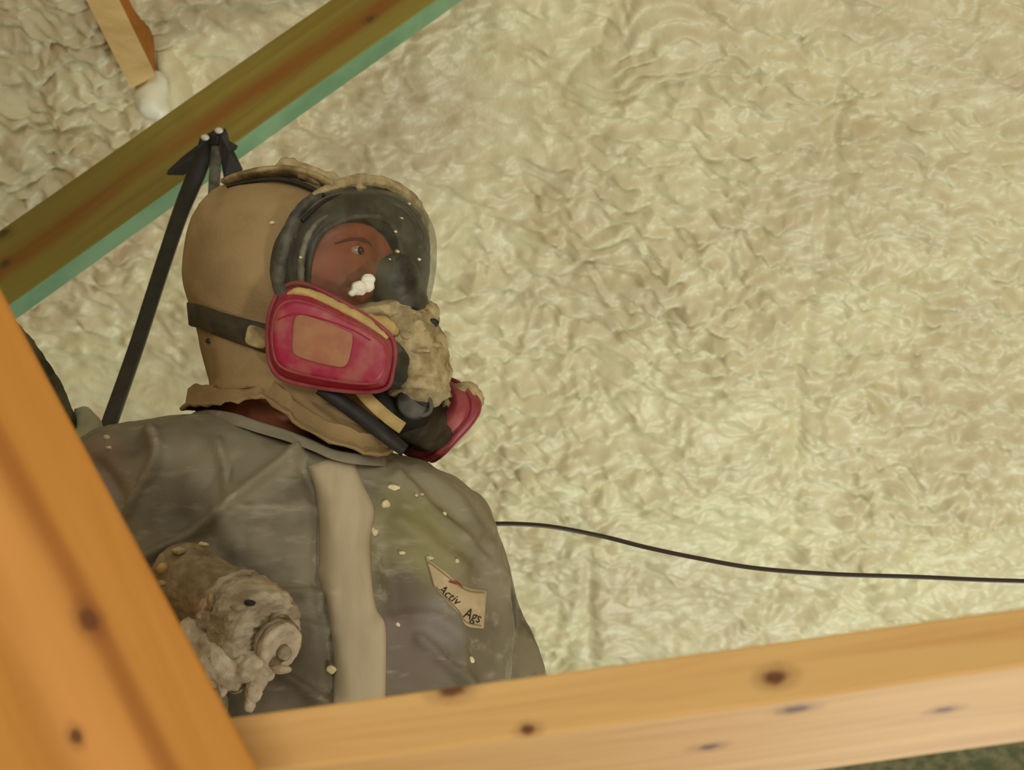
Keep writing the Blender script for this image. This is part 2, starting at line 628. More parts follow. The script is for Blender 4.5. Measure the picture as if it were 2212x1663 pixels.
# face the room
n0 = np.cross(verts[quads[0][1]] - verts[quads[0][0]], verts[quads[0][2]] - verts[quads[0][1]])
if n0 @ SN < 0:
    quads = quads[:, ::-1]
me = bpy.data.meshes.new('ceiling')
me.vertices.add(len(verts)); me.vertices.foreach_set('co', verts.ravel())
me.loops.add(quads.size); me.loops.foreach_set('vertex_index', quads.ravel().astype(np.int32))
me.polygons.add(len(quads))
me.polygons.foreach_set('loop_start', np.arange(0, quads.size, 4, dtype=np.int32))
me.polygons.foreach_set('use_smooth', [True] * len(quads))
me.update(calc_edges=True)
me.materials.append(M['foam'])
ceiling = bpy.data.objects.new('ceiling', me); COL.objects.link(ceiling)
ceiling['kind'] = 'structure'
ceiling['label'] = 'lumpy cream spray foam covering the underside of the roof slope'


def box(lo, hi):
    (x0, y0, z0), (x1, y1, z1) = lo, hi
    v = [(x0, y0, z0), (x1, y0, z0), (x1, y1, z0), (x0, y1, z0), (x0, y0, z1), (x1, y0, z1), (x1, y1, z1), (x0, y1, z1)]
    return np.array(v, float), [(0, 3, 2, 1), (4, 5, 6, 7), (0, 1, 5, 4), (1, 2, 6, 5), (2, 3, 7, 6), (3, 0, 4, 7)]


def struct(name, vf, mat, label):
    o = mk(name, vf, mat, None, smooth=False, world=True)
    o['kind'] = 'structure'; o['label'] = label
    return o


yb = P0[1]; zb = P0[2]
# grey board below the slope, gently uneven
gx, gz = np.meshgrid(np.linspace(-2.5, 2.5, 160), np.linspace(0, zb + 0.10, 110))
gv = np.stack([gx.ravel(), yb + 0.03 + 0.006 * fbm(np.stack([gx.ravel() * 9, gz.ravel() * 9, gx.ravel() * 0], 1), 4, 3), gz.ravel()], 1)
gi = np.arange(gx.size).reshape(gx.shape)
gf = [tuple(q) for q in np.stack([gi[:-1, :-1].ravel(), gi[:-1, 1:].ravel(), gi[1:, 1:].ravel(), gi[1:, :-1].ravel()], 1)]
bx = box((-2.5, yb + 0.05, 0), (2.5, yb + 0.15, zb + 0.1))
wb_ = struct('wall_back', merge([(gv, gf), bx]), M['greywall'], 'grey green rough wall below the foam slope')
struct('wall_left', box((-2.58, -1.6, 0), (-2.48, yb + 0.1, 4.9)), M['ply'], 'plywood side wall on the left')
struct('wall_right', box((2.48, -1.6, 0), (2.58, yb + 0.1, 4.9)), M['ply'], 'plywood side wall on the right')
struct('floor', box((-2.6, -3.0, -0.1), (2.6, yb + 0.15, 0.0)), M['concrete'], 'bare concrete ground floor')


# ------------------------------------------------------------------ timbers
def board(name, p_start, p_end, h_dir, hgt, wid, mat_fn, label, cat, bevel=0.002, seg=24, warp=0.0008, parent=None, side_mat=None):
    """board whose top front edge runs p_start -> p_end; hgt along h_dir (front face), wid away behind it"""
    ex = nrm(p_end - p_start)
    ey = nrm(h_dir - ex * (h_dir @ ex))
    ez = np.cross(ex, ey)
    if ez @ FW < 0:
        ez = -ez; flip = True
    L = np.linalg.norm(p_end - p_start)
    # local frame: x along, y down the front face, z back into the board
    bm = bmesh.new()
    vs = []
    xs = np.linspace(0, L, seg)
    prof = [(0, bevel), (bevel, 0), (hgt - bevel, 0), (hgt, bevel), (hgt, wid - bevel), (hgt - bevel, wid), (bevel, wid), (0, wid - bevel)]
    for i, xx in enumerate(xs):
        row = []
        for (a, b) in prof:
            j = warp * vnoise(np.array([[xx * 6, a * 40, b * 40]]), 5)[0]
            row.append(bm.verts.new((xx, a + j, b + j)))
        vs.append(row)
    for i in range(seg - 1):
        for k in range(8):
            f = bm.faces.new((vs[i][k], vs[i][(k + 1) % 8], vs[i + 1][(k + 1) % 8], vs[i + 1][k]))
            f.material_index = 1 if (side_mat and k in (3,)) else 0
    bm.faces.new(vs[0]); bm.faces.new(vs[-1][::-1])
    bmesh.ops.recalc_face_normals(bm, faces=bm.faces[:])
    me = bpy.data.meshes.new(name); bm.to_mesh(me); bm.free()
    o = bpy.data.objects.new(name, me); COL.objects.link(o)
    mw = Matrix(((ex[0], ey[0], ez[0], p_start[0]), (ex[1], ey[1], ez[1], p_start[1]), (ex[2], ey[2], ez[2], p_start[2]), (0, 0, 0, 1)))
    o.matrix_world = mw
    inv = np.linalg.inv(np.array(mw))

    def loc(px, py, face):
        """frame position -> local point on the front ('f', z = 0) or under ('u', y = hgt) face"""
        c = inv @ np.append(CAM, 1); r = inv[:3, :3] @ (V(px, py, 1.0) - CAM)
        k = -c[2] / r[2] if face == 'f' else (hgt - c[1]) / r[1]
        q = c[:3] + k * r
        return tuple(q)
    me.materials.append(mat_fn(loc))
    if side_mat:
        me.materials.append(side_mat)
    if label:
        tag(o, label, cat)
    return o


def extend(a, b, t0, t1):
    return a + (b - a) * t0, a + (b - a) * t1


ZUP = np.array([0, 0, 1.0])
ORANGE, ORANGE2 = srgb(224, 156, 66), srgb(206, 138, 58)
# horizontal member across the bottom of the view
pa, pb = V(498, 1549, 1.26), V(2212, 1314, 1.26)
k_end = (2.48 - pa[0]) / (pb[0] - pa[0])
sa, sb = extend(pa, pb, -0.045, k_end)
board('framing_beam', sa, sb, -ZUP, 0.038, 0.140,
      lambda L: wood('pine_beam', srgb(212, 172, 108), srgb(198, 152, 88), knots=[(L(1675, 1462, 'f'), 0.006), (L(1722, 1530, 'u'), 0.007), (L(1707, 1533, 'u'), 0.004), (L(2040, 1534, 'u'), 0.006),
                     (L(1530, 1612, 'u'), 0.006), (L(975, 1487, 'f'), 0.007), (L(1140, 1576, 'f'), 0.004)]),
      'pale pine beam with dark knots crossing the bottom of the view', 'beam')

# leaning post in the near left
qa, qb = V(0, 625, 1.30), V(555, 1663, 1.15)
nrm_left = nrm((qb - qa))
hdir = nrm(np.cross(nrm_left, V(250, 1100, 1.0) - CAM))
if hdir @ RT > 0:
    hdir = -hdir
dz = qb[2] - qa[2]
t_floor = (0.0 - qa[2]) / dz
r0 = ((P0 - qa) @ SN) / ((qb - qa) @ SN)
sa, sb = extend(qa, qb, max(r0, -3.0) + 0.02, t_floor)
board('framing_post', sa, sb, hdir, 0.184, 0.080,
      lambda L: wood('orange_post', srgb(198, 137, 54), srgb(182, 121, 44), grain=(1.0, 14, 14), knots=[(L(192, 1338, 'f'), 0.0065), (L(165, 1590, 'f'), 0.004)],
                     bands=[(1, L(215, 1370, 'f')[1], 0.011, srgb(150, 86, 22), 0.75), (1, L(60, 1300, 'f')[1], 0.030, srgb(224, 160, 88), 0.6)],
                     knotcol=srgb(104, 58, 16)),
      'orange pine post leaning across the near left corner', 'post', seg=40)

# green treated purlin behind the worker's head
ga0, ga1 = V(0, 498, 2.86), V(712, 0, 3.02)
d_ex = nrm(ga1 - ga0)
hd = V(19, 655, 2.86) - V(19, 485, 2.86)
hd = hd - d_ex * (hd @ d_ex)
wl = (-2.47 - ga0[0]) / (ga1[0] - ga0[0])
rr = ((P0 - ga0) @ SN) / ((ga1 - ga0) @ SN)
sa, sb = extend(ga0, ga1, wl, min(rr, 3.0) - 0.10)
G_TILT = nrm(nrm(hd) * 1.0 + FW * -0.62)
green = board('treated_purlin', sa, sb, G_TILT, 0.106, 0.045,
              lambda L: wood('olive_treated_wood', srgb(136, 126, 52), srgb(120, 104, 40), grain=(0.9, 18, 18),
                             bands=[(1, L(385, 312, 'f')[1], 0.026, srgb(122, 74, 18), 0.9), (1, L(150, 500, 'f')[1] - 0.03, 0.012, srgb(120, 100, 36), 0.5)],
                             knots=[(L(8, 505, 'f'), 0.008), (L(10, 570, 'f'), 0.006), (L(800, 42, 'f'), 0.006)], knotcol=srgb(76, 62, 22)),
              'olive green treated beam with mint edge running diagonally behind the worker', 'beam',
              side_mat=plain('mint_edge', srgb(122, 156, 120), srgb(98, 136, 100), 8, 0.6, 0.3))

# ------------------------------------------------------------------ the worker
HC = np.array([620.0, 600.0, 10.0])                 # middle of the head
HF = nrm([0.82, -0.10, -0.56])                      # where the face points
HU = nrm(np.array([-0.16, -0.94, 0.30]) - HF * (np.array([-0.16, -0.94, 0.30]) @ HF))
HN = np.cross(HF, HU)                               # sideways
if HN[2] > 0:
    HN = -HN                                        # towards the camera
hip_c = Wp([(650, 1960, -130)])[0]
FOOT_Z = hip_c[2] - 0.90
person = thing('person', (hip_c[0], hip_c[1], FOOT_Z),
               'worker in grey coverall and tan hood looking right from behind a full face respirator', 'person')


def torso_rows(rows, shrink=1.0, n=56, e=2.35):
    r = np.array(rows, float)
    ys = np.concatenate([np.linspace(r[0, 0], 1000, 26)[:-1], np.linspace(1000, r[-1, 0], 40)])
    cols = [np.interp(ys, r[:, 0], r[:, k]) for k in range(1, 5)]
    ker = np.array([1, 2, 1]) / 4.0
    rings = []
    th = np.linspace(0, 2 * math.pi, n, endpoint=False)
    pw = 2.0 / e
    for i, yv in enumerate(ys):
        xl, xr, zc, zr = [c[i] for c in cols]
        xc, hw = (xl + xr) / 2, (xr - xl) / 2
        hw = max(hw * shrink, 5) if shrink == 1 else max(hw - 45, 10); zr = zr if shrink == 1 else max(zr - 45, 10)
        c, s = np.cos(th), np.sin(th)
        rings.append(np.stack([xc - hw * np.sign(c) * np.abs(c) ** pw, yv + 0 * th, zc - zr * np.sign(s) * np.abs(s) ** pw], 1))
    return loft(rings)


TORSO = [(893, 425, 490, 30, 95), (905, 330, 545, 30, 135), (918, 245, 600, 25, 160), (930, 195, 645, 20, 175), (950, 165, 705, 20, 190),
         (972, 150, 800, 15, 200), (988, 145, 890, 15, 205), (1010, 140, 952, 10, 210), (1060, 132, 1022, 5, 220), (1110, 130, 1060, 0, 225),
         (1200, 140, 1086, -10, 235), (1280, 155, 1102, -20, 240), (1350, 165, 1108, -30, 240), (1450, 175, 1104, -45, 240),
         (1600, 200, 1085, -70, 235), (1800, 220, 1060, -100, 225), (2010, 250, 1040, -140, 220)]
ARM_R = [(230, 1050, 50), (160, 1190, 0), (140, 1330, -110), (215, 1420, -250), (300, 1462, -330)]
ARM_RR = [100, 96, 90, 78, 60]
ARM_L = [(985, 1130, 70), (1030, 1290, 110), (1098, 1470, 130), (1115, 1640, 110), (1120, 1790, -70), (1075, 1900, -250)]
ARM_LR = [78, 84, 84, 82, 72, 58]


def leg(px, side):
    h = Wp([(px, 1960, -130)])[0]
    ks = [h, h + np.array([0.02 * side, -0.02, -0.42]), h + np.array([0.03 * side, 0.02, -0.83])]
    w = Wi(ks)
    sc = D0 / (D0 + w[:, 2] / PPM)
    return w, sc, h


legs = [leg(460, -1), leg(830, 1)]

# --- body (skin) : one continuous surface
neck = tube([(640, 740, 0), (600, 850, 20), (565, 985, 50)], [118, 112, 125], 28, 12)
head = [ellipsoid(HC + HU * 8, [HF * 230, HN * 146, HU * 176], 40, 26),
        ellipsoid(HC + HF * 70 - HU * 85, [HF * 140, HN * 112, HU * 135], 32, 20)]      # jaw
base_tree = bvh(merge(head))


def fs(x, y, dz=0):
    return np.array([x, y, surf(base_tree, x, y, -60) + dz])


feat = [tube([fs(688, 520, 8), fs(735, 502, 2), fs(785, 500, 0), fs(815, 512, 4)], [10, 17, 18, 12], 12, 14),         # brow
        tube([fs(812, 512, 8), fs(828, 545, -8), fs(838, 588, -14), fs(832, 612, 0)], [17, 20, 27, 20], 14, 14),      # nose
        ellipsoid(fs(725, 600, 34), [52, 46, 34]), ellipsoid(HC + HF * 150 - HU * 120, [40, 26, 34]),                    # cheek, mouth
        ellipsoid(HC + HN * 148 - HU * 10 - HF * 5, [HF * 34, HN * 16, HU * 52])]                                      # ear under the hood
feat += [tube([fs(742, 527, 4), fs(768, 524, -1), fs(798, 534, 4)], [4, 7, 4], 8, 10),                                  # upper lid
         tube([fs(746, 554, 6), fs(772, 557, 3), fs(796, 548, 6)], [4, 6, 4], 8, 10)]                                    # lower lid
arms = [tube(ARM_R, np.array(ARM_RR) * 0.72, 20, 24, round_caps=True), tube(ARM_L, np.array(ARM_LR) * 0.72, 20, 24, round_caps=True)]
lg = [tube(w, np.array([150, 105, 75]) * s, 20, 12, round_caps=True) for w, s, h in legs]
body_vf = remesh([neck, torso_rows(TORSO, 0)] + head + feat + arms + lg, 7, 3)
bt = bvh(body_vf)
mk('body', body_vf, M['skin'], person)
ez = surf(bt, 770, 541)
eye = mk('eye', ellipsoid((770, 541, ez + 4), [17, 11, 11], 18, 10), M['eye'], person)
mk('iris', ellipsoid((779, 541, ez - 3), [7.5, 9, 6], 14, 8), M['iris'], eye)
mk('eyebrow', tube([(x_, y_, surf(bt, x_, y_) - 1) for x_, y_ in [(724, 526), (752, 518), (780, 518), (794, 523), (803, 532)]], [1.2, 3, 4, 3.5, 1.5], 8, 16), M['hair'], person)

def coverall_mat(patches):
    t = NT('grey_coverall')
    a = t.noise(3.2, 4, 0.6)
    b = t.noise(7, 4, 0.6, (1, 1, 2.2))
    col = t.mix(t.ramp(a, 0.40, 0.60), srgb(136, 131, 110), srgb(106, 101, 83))
    col = t.mix(t.ramp(b, 0.5, 0.68, 0, 0.75), col, srgb(86, 81, 64))
    w = t.noise(11, 3, 0.6)
    for pt, r, c, st in patches:               # soft tinted patches, some paler, some darker
        s = t.n.new('ShaderNodeVectorMath'); s.operation = 'DISTANCE'; s.inputs[1].default_value = pt
        t.link(t.tc.outputs['Object'], s.inputs[0])
        d = t.math('ADD', s.outputs['Value'], t.math('MULTIPLY', t.math('SUBTRACT', w, 0.5), r * 1.3))
        col = t.mix(t.ramp(d, r * 0.3, r, st, 0.0), col, c)
    st = t.noise(60, 3, 0.6, (0.25, 1, 1))
    col = t.mix(t.ramp(st, 0.54, 0.8, 0, 0.45), col, srgb(184, 178, 160))
    t.bump(t.noise(45, 4, 0.6), 0.3, 0.004)
    return t.done(col, 0.62, 0.3)


# --- coverall
cov = remesh([torso_rows(TORSO)] + [tube(ARM_R, ARM_RR, 26, 30, round_caps=True), tube(ARM_L, ARM_LR, 26, 30, round_caps=True)] +
             [tube(w, np.array([215, 165, 130]) * s, 24, 14) for w, s, h in legs], 8, 4)
cv, cf = cov
cn = vnormals(cv, cf)
FOLDS = [  # polyline in frame units, height, width
    ([(300, 1215), (380, 1172), (450, 1125), (500, 1080), (545, 1045), (600, 1005), (640, 975)], 17, 17),
    ([(262, 1120), (300, 1065), (330, 1010), (338, 965), (325, 935)], 17, 17),
    ([(490, 1060), (486, 1010), (470, 960)], 9, 14),
    ([(215, 1010), (250, 1060), (262, 1120)], -14, 22),
    ([(900, 1010), (980, 1070), (1030, 1150)], 9, 18),
    ([(860, 1025), (930, 1100), (1000, 1160), (1060, 1230)], 9, 14),
    ([(840, 1340), (920, 1335), (990, 1370), (1000, 1420), (1010, 1500)], 9, 22),
    ([(905, 1380), (960, 1430), (1020, 1490)], 9, 16),
    ([(1060, 1180), (1090, 1260), (1100, 1350), (1080, 1470)], 12, 16),
    ([(560, 1270), (630, 1277), (720, 1282)], 8, 12),
    ([(600, 1450), (660, 1490), (720, 1530)], 12, 14),
    ([(615, 1345), (660, 1350), (710, 1360)], 7, 12),
    ([(400, 1130), (480, 1200), (560, 1290), (600, 1400)], -10, 40),
    ([(660, 1010), (690, 1100), (690, 1250), (715, 1400), (725, 1500)], -12, 20),
    ([(860, 1130), (930, 1180), (990, 1230)], 10, 26),
    ([(820, 1170), (850, 1260), (860, 1330)], -10, 30)]


def seg_dist(P, line):
    line = crom(np.array(line, float), 24)
    best = np.full(len(P), 1e9)
    for a, b in zip(line[:-1], line[1:]):
        ab = b - a
        t = np.clip(((P - a) @ ab) / (ab @ ab), 0, 1)
        best = np.minimum(best, np.linalg.norm(P - a - t[:, None] * ab, axis=1))
    return best


front = np.clip(-cn[:, 2] * 1.6, 0, 1) * (cv[:, 1] < 1640)
disp = 5.0 * fbm(cv / 110, 3, 2) + 2.0 * fbm(cv / 38, 2, 6)
for line, amp, wd in FOLDS:
    d = seg_dist(cv[:, :2], line)
    disp += 1.8 * front * amp * np.exp(-(d / (0.85 * wd)) ** 2)
cv = cv + cn * disp[:, None]
cov = (cv, cf)
ct = bvh(cov)
loc_ = lambda x_, y_: tuple(Wp([(x_, y_, surf(ct, x_, y_))])[0] - np.array(ROOT['person']))
M['coverall'] = coverall_mat([(loc_(890, 1165), 0.075, srgb(140, 138, 88), 0.5), (loc_(960, 1200), 0.06, srgb(138, 136, 90), 0.45), (loc_(900, 1380), 0.07, srgb(120, 104, 102), 0.5),
                              (loc_(960, 1350), 0.04, srgb(142, 142, 134), 0.5), (loc_(230, 1000), 0.045, srgb(140, 122, 108), 0.8), (loc_(1080, 1250), 0.05, srgb(150, 144, 124), 0.6),
                              (loc_(640, 1440), 0.06, srgb(92, 84, 70), 0.8), (loc_(860, 1270), 0.04, srgb(98, 90, 76), 0.8), (loc_(400, 1100), 0.05, srgb(100, 96, 84), 0.6)])
coverall = mk('coverall', cov, M['coverall'], person)
coverall['label'] = 'creased grey disposable coverall'


def sheet(outline_fn, nu, nv, tree, lift, thick):
    """cloth patch laid on a surface; outline_fn(u, v) -> frame x, y"""
    top, bot = [], []
    for i in range(nv):
        for j in range(nu):
            xx, yy = outline_fn(j / (nu - 1), i / (nv - 1))
            z = surf(tree, xx, yy, -150)
            edge = min(j, nu - 1 - j, i, nv - 1 - i)
            lf = lift * (0.3 if edge == 0 else 1.0)
            top.append((xx, yy, z - lf)); bot.append((xx, yy, z - lf + thick))
    v = np.array(top + bot)
    # smooth the ride of the cloth over small bumps
    zz = v[:nu * nv, 2].reshape(nv, nu)
    v[:nu * nv, 2] = zz.ravel()
    f = []
    o = nu * nv
    for i in range(nv - 1):
        for j in range(nu - 1):
            a = i * nu + j
            f.append((a, a + 1, a + nu + 1, a + nu)); f.append((o + a, o + a + nu, o + a + nu + 1, o + a + 1))
    rim = [j for j in range(nu)] + [i * nu + nu - 1 for i in range(1, nv)] + [(nv - 1) * nu + j for j in range(nu - 2, -1, -1)] + [i * nu for i in range(nv - 2, 0, -1)]
    for a, b in zip(rim, rim[1:] + rim[:1]):
        f.append((a, o + a, o + b, b))
    return v, f


FL = np.array([(665, 1008), (682, 1060), (690, 1130), (690, 1210), (688, 1245), (705, 1300), (716, 1370), (722, 1440), (720, 1530), (720, 1640)], float)
FR = np.array([(755, 970), (782, 1040), (808, 1100), (800, 1160), (802, 1240), (812, 1310), (832, 1350), (834, 1430), (832, 1530), (830, 1640)], float)
FLc, FRc = crom(FL, 70), crom(FR, 70)


def flap_fn(u, v):
    k = v * 69; i = min(int(k), 68); w = k - i
    a = FLc[i] * (1 - w) + FLc[i + 1] * w; b = FRc[i] * (1 - w) + FRc[i + 1] * w
    return a * (1 - u) + b * u


flap = mk('zip_flap', sheet(flap_fn, 14, 70, ct, 13, 9), M['flap'], coverall)
flap['label'] = 'pale zip flap'

# collar of the coverall
COLLAR = [(412, 897, 40), (445, 890, -60), (500, 897, -118), (560, 916, -148), (620, 934, -165), (675, 955, -182), (722, 975, -196), (780, 985, -185), (840, 985, -110),
          (830, 955, 20), (740, 930, 140), (570, 905, 160), (450, 897, 120)]
cl = crom(COLLAR, 90, True)
inner = cl.copy(); inner[:, 1] -= 5; inner += (cl.mean(0) - cl) * np.array([0.02, 0, 0.02])
low_ = cl.copy(); low_[:, 1] += 19; low_ += (cl - cl.mean(0)) * np.array([0.03, 0, 0.05])
low2 = low_ + (cl.mean(0) - cl) * np.array([0.06, 0, 0.08])
in2 = inner + (cl.mean(0) - cl) * np.array([0.03, 0, 0.03])
cr, cfc = loft([low_, cl, inner, in2, low2, low_], False, False)
mk('collar', (cr, cfc), M['coverall'], coverall)

# woven name label on the chest
LT = crom([(919, 1204), (955, 1228), (990, 1258), (1015, 1270), (1052, 1274)], 30)
LB = crom([(938, 1268), (965, 1300), (990, 1325), (1008, 1352), (1045, 1358)], 30)


def lab_fn(u, v):
    k = u * 29; i = min(int(k), 28); w = k - i
    a = LT[i] * (1 - w) + LT[i + 1] * w; b = LB[i] * (1 - w) + LB[i + 1] * w
    return a * (1 - v) + b * v


lab = mk('chest_label', sheet(lab_fn, 30, 14, ct, 8, 5), M['label'], coverall)
lab['label'] = 'tan woven chest label with lettering'
labt = bvh(sheet(lab_fn, 30, 14, ct, 8, 5))


def letters(name, text, size, p0, dir_ang, mat, shear=0.1, squash=1.0):
    cu = bpy.data.curves.new('txt', 'FONT'); cu.body = text; cu.size = size; cu.shear = shear; cu.resolution_u = 3; cu.offset = 0.014
    o = bpy.data.objects.new('txt', cu); COL.objects.link(o)
    dg = bpy.context.evaluated_depsgraph_get(); dg.update()
    em = o.evaluated_get(dg).to_mesh()
    v = np.array([q.co[:] for q in em.vertices]); f = [tuple(p.vertices) for p in em.polygons]
    bpy.data.objects.remove(o); bpy.data.curves.remove(cu)
    c, s = math.cos(dir_ang), math.sin(dir_ang)
    out = []
    for q in v:
        a, b = q[0] * squash, q[1]
        xx = p0[0] + a * c + b * s; yy = p0[1] + a * s - b * c
        out.append((xx, yy, surf(labt, xx, yy, surf(ct, xx, yy) - 8) - 1.6))
    top = np.array(out); n = len(top)
    bot = top + np.array([0, 0, 1.2])
    ff = f + [tuple(n + i for i in reversed(q)) for q in f]
    return mk(name, (np.concatenate([top, bot]), ff), mat, lab, smooth=False, recalc=False)


letters('lettering', 'Activ', 27, (944, 1274), math.radians(39), M['ink'], 0.25, 0.95)
letters('lettering', 'Ags', 33, (1000, 1332), math.radians(22), M['ink'], 0.1, 0.78)
rz = lambda q: np.array([q[0], q[1], surf(labt, q[0], q[1], surf(ct, q[0], q[1]) - 8) - 1.5])
mk('red_mark', tube([rz(q) for q in [(970, 1256), (982, 1258), (993, 1263), (1001, 1271)]], [1.5, 3, 3, 1.2], 6, 10), M['redink'], lab)
mk('stitching', tube([rz(q) for q in [(925, 1213), (950, 1232), (985, 1260), (1012, 1276), (1046, 1280)]], 1.3, 6, 24), M['thread'], lab)
mk('stitching', tube([rz(q) for q in [(943, 1268), (966, 1294), (990, 1318), (1008, 1344), (1040, 1352)]], 1.3, 6, 24), M['thread'], lab)

# flecks of foam on the coverall
for i, (fx, fy, rx, ry) in enumerate([(850, 1053, 13, 6), (833, 1089, 10, 9), (809, 1148, 7, 9), (868, 1194, 8, 4), (987, 1212, 5, 4), (928, 1205, 8, 4), (235, 967, 7, 4), (232, 944, 8, 5),
                                      (860, 1349, 6, 5), (716, 1446, 12, 9), (1018, 1424, 6, 8), (900, 1070, 3, 3), (960, 1110, 3, 3), (780, 1090, 3, 3), (912, 1068, 4, 3)]):
    z = surf(ct, fx, fy)
    if fx == 716:
        z -= 14
    mk('foam_fleck', roughen(ellipsoid((fx, fy, z - 1), np.array([[rx, ry * 0.3, 0], [-rx * 0.2, ry, 0], [0, 0, 5]]), 14, 9), 2.2, 6, i), M['foam_bit'], coverall)

# --- tan spray hood
HR = np.array([(384, 575, 665, 10, 60), (388, 530, 700, 10, 95), (396, 492, 735, 8, 118), (410, 462, 775, 5, 138), (432, 436, 805, 0, 152), (465, 414, 822, 0, 163), (505, 401, 832, 0, 170), (555, 394, 836, 0, 174),
               (605, 393, 838, 0, 176), (645, 404, 838, 0, 174), (668, 414, 836, 0, 170), (700, 421, 830, 0, 165), (750, 428, 820, 0, 160), (800, 443, 810, 0, 155), (838, 451, 800, 0, 158)], float)
ys = np.concatenate([np.linspace(384, 440, 14)[:-1], np.linspace(440, 838, 44)])
hc = [np.interp(ys, HR[:, 0], HR[:, k]) for k in range(1, 5)]
for k in range(4):
    pad = np.concatenate([[hc[k][0]] * 2, hc[k], [hc[k][-1]] * 2])
    hc[k] = np.convolve(pad, [0.1, 0.2, 0.4, 0.2, 0.1], 'valid')
NH = 72
ph = np.linspace(0, 2 * math.pi, NH, endpoint=False)
hrings = []
for i, yv in enumerate(ys):
    xl, xr, zc, zr = [c[i] for c in hc]
    cc, ss = np.cos(ph), np.sin(ph)
    hrings.append(np.stack([(xl + xr) / 2 - (xr - xl) / 2 * np.sign(cc) * np.abs(cc) ** 0.9, yv + 0 * ph, zc - zr * np.sign(ss) * np.abs(ss) ** 0.9], 1))
HEM_F = [(394, 886, 50), (408, 872, 0), (440, 876, -55), (475, 870, -100), (510, 864, -130), (545, 852, -152), (580, 864, -170), (620, 893, -190), (660, 926, -206), (700, 948, -216), (745, 962, -218), (795, 978, -206), (830, 980, -180), (845, 966, -110)]
HEM_B = [(850, 950, 10), (800, 930, 120), (650, 900, 185), (500, 890, 165), (420, 886, 110)]
hem = np.concatenate([crom(HEM_F, NH // 2), crom([HEM_F[-1]] + HEM_B + [HEM_F[0]], NH // 2 + 1)[1:]])
top_ring = hrings[-1]
for t in np.linspace(0.08, 1.0, 16):
    r = top_ring * (1 - t) + hem * t
    bul = math.sin(t * math.pi) * -8
    wav = 5 * t * np.sin(ph * 9 + 1.3) + 4 * t * np.sin(ph * 17)
    r[:, 2] += (bul + wav) * np.sin(ph) * -1
    r[:, 1] += -10 * math.sin(t * math.pi) * (np.cos(ph) > 0.3)
    jit = fbm(np.stack([hem[:, 0] / 26, hem[:, 2] / 26, 0 * ph], 1), 3, 77)
    r[:, 1] += 4 * t ** 2 * jit
    r[:, 2] += -9 * t * jit * np.sin(ph)
    r[:, 0] += 3 * t * fbm(np.stack([hem[:, 0] / 20, hem[:, 2] / 20, 3 + 0 * ph], 1), 2, 78)
    hrings.append(r)
inn = hrings[-1].copy(); cm = inn.mean(0)
inn = inn + (cm - inn) * np.array([0.035, 0, 0.05]); inn[:, 1] -= 4
inn2 = inn + (cm - inn) * np.array([0.03, 0, 0.03]); inn2[:, 1] -= 40
hrings += [inn, inn2]
hv, hf = loft(hrings, True, False)
# ear and cheek relief, slack folds in the cloth
hnv = vnormals(hv, hf)
if (hnv * (hv - HC)).sum() < 0:
    hnv = -hnv
hd_ = 2.2 * fbm(hv / 70, 3, 13)
hd_ += 9 * np.exp(-((hv[:, 0] - 515) / 45) ** 2 - ((hv[:, 1] - 615) / 60) ** 2) * (hv[:, 2] < 0)
for line, amp, wd in [([(470, 800), (540, 770), (600, 780)], 5, 16), ([(460, 840), (520, 820), (600, 815)], 5, 12), ([(440, 730), (455, 780), (456, 830)], -5, 14),
                      ([(640, 850), (700, 900), (780, 950)], 8, 12), ([(690, 870), (750, 920), (820, 960)], -7, 12), ([(600, 850), (660, 905), (720, 945)], -5, 10), ([(720, 880), (790, 930), (840, 960)], 8, 12)]:
    hd_ += amp * np.exp(-(seg_dist(hv[:, :2], line) / wd) ** 2) * (hv[:, 2] < 20)
hv = hv + hnv * hd_[:, None]
# opening for the face
FACE = crom([(612, 640), (614, 575), (630, 512), (658, 460), (702, 430), (760, 416), (830, 422), (900, 460), (920, 560), (915, 700), (860, 720), (760, 712), (660, 690)], 60, True)


def inside(pt, poly):
    c, j = False, len(poly) - 1
    for i in range(len(poly)):
        if (poly[i][1] > pt[1]) != (poly[j][1] > pt[1]) and pt[0] < (poly[j][0] - poly[i][0]) * (pt[1] - poly[i][1]) / (poly[j][1] - poly[i][1]) + poly[i][0]:
            c = not c
        j = i
    return c


def cut(q):
    m = np.mean([hv[i] for i in q], axis=0)
    return (m - HC) @ HF > 20 and m[2] < 120 and inside(m, FACE)


hf_open = [q for q in hf if not cut(q)]
hem_f0 = (len(hrings) - 5) * NH
hood = mk('hood', (hv, hf_open), M['hood'], person, recalc=False)
hood['label'] = 'tan knit spray hood'
ht = bvh((hv, hf))
hemc = hrings[-3].copy()
hemc = np.array([hv[(len(hrings) - 3) * NH + j] for j in range(NH)])
mk('hood_hem', roughen(tube(hemc, 4.5, 10, closed=True), 2.5, 16, 3), M['hood'], hood)
mk('foam_fleck', ellipsoid((588, 481, surf(ht, 588, 481)), [7, 4, 4], 10, 6), M['foam_bit'], hood)
mk('foam_fleck', ellipsoid((452, 736, surf(ht, 452, 736)), [9, 6, 4], 10, 6), M['black'], hood)
mk('foam_fleck', ellipsoid((821, 924, surf(ht, 821, 924) - 4), [9, 6, 6], 10, 6), M['foam_bit'], hood)
mk('foam_fleck', ellipsoid((842, 980, surf(ht, 838, 978) - 6), [9, 8, 7], 10, 6), M['foam_bit'], hood)

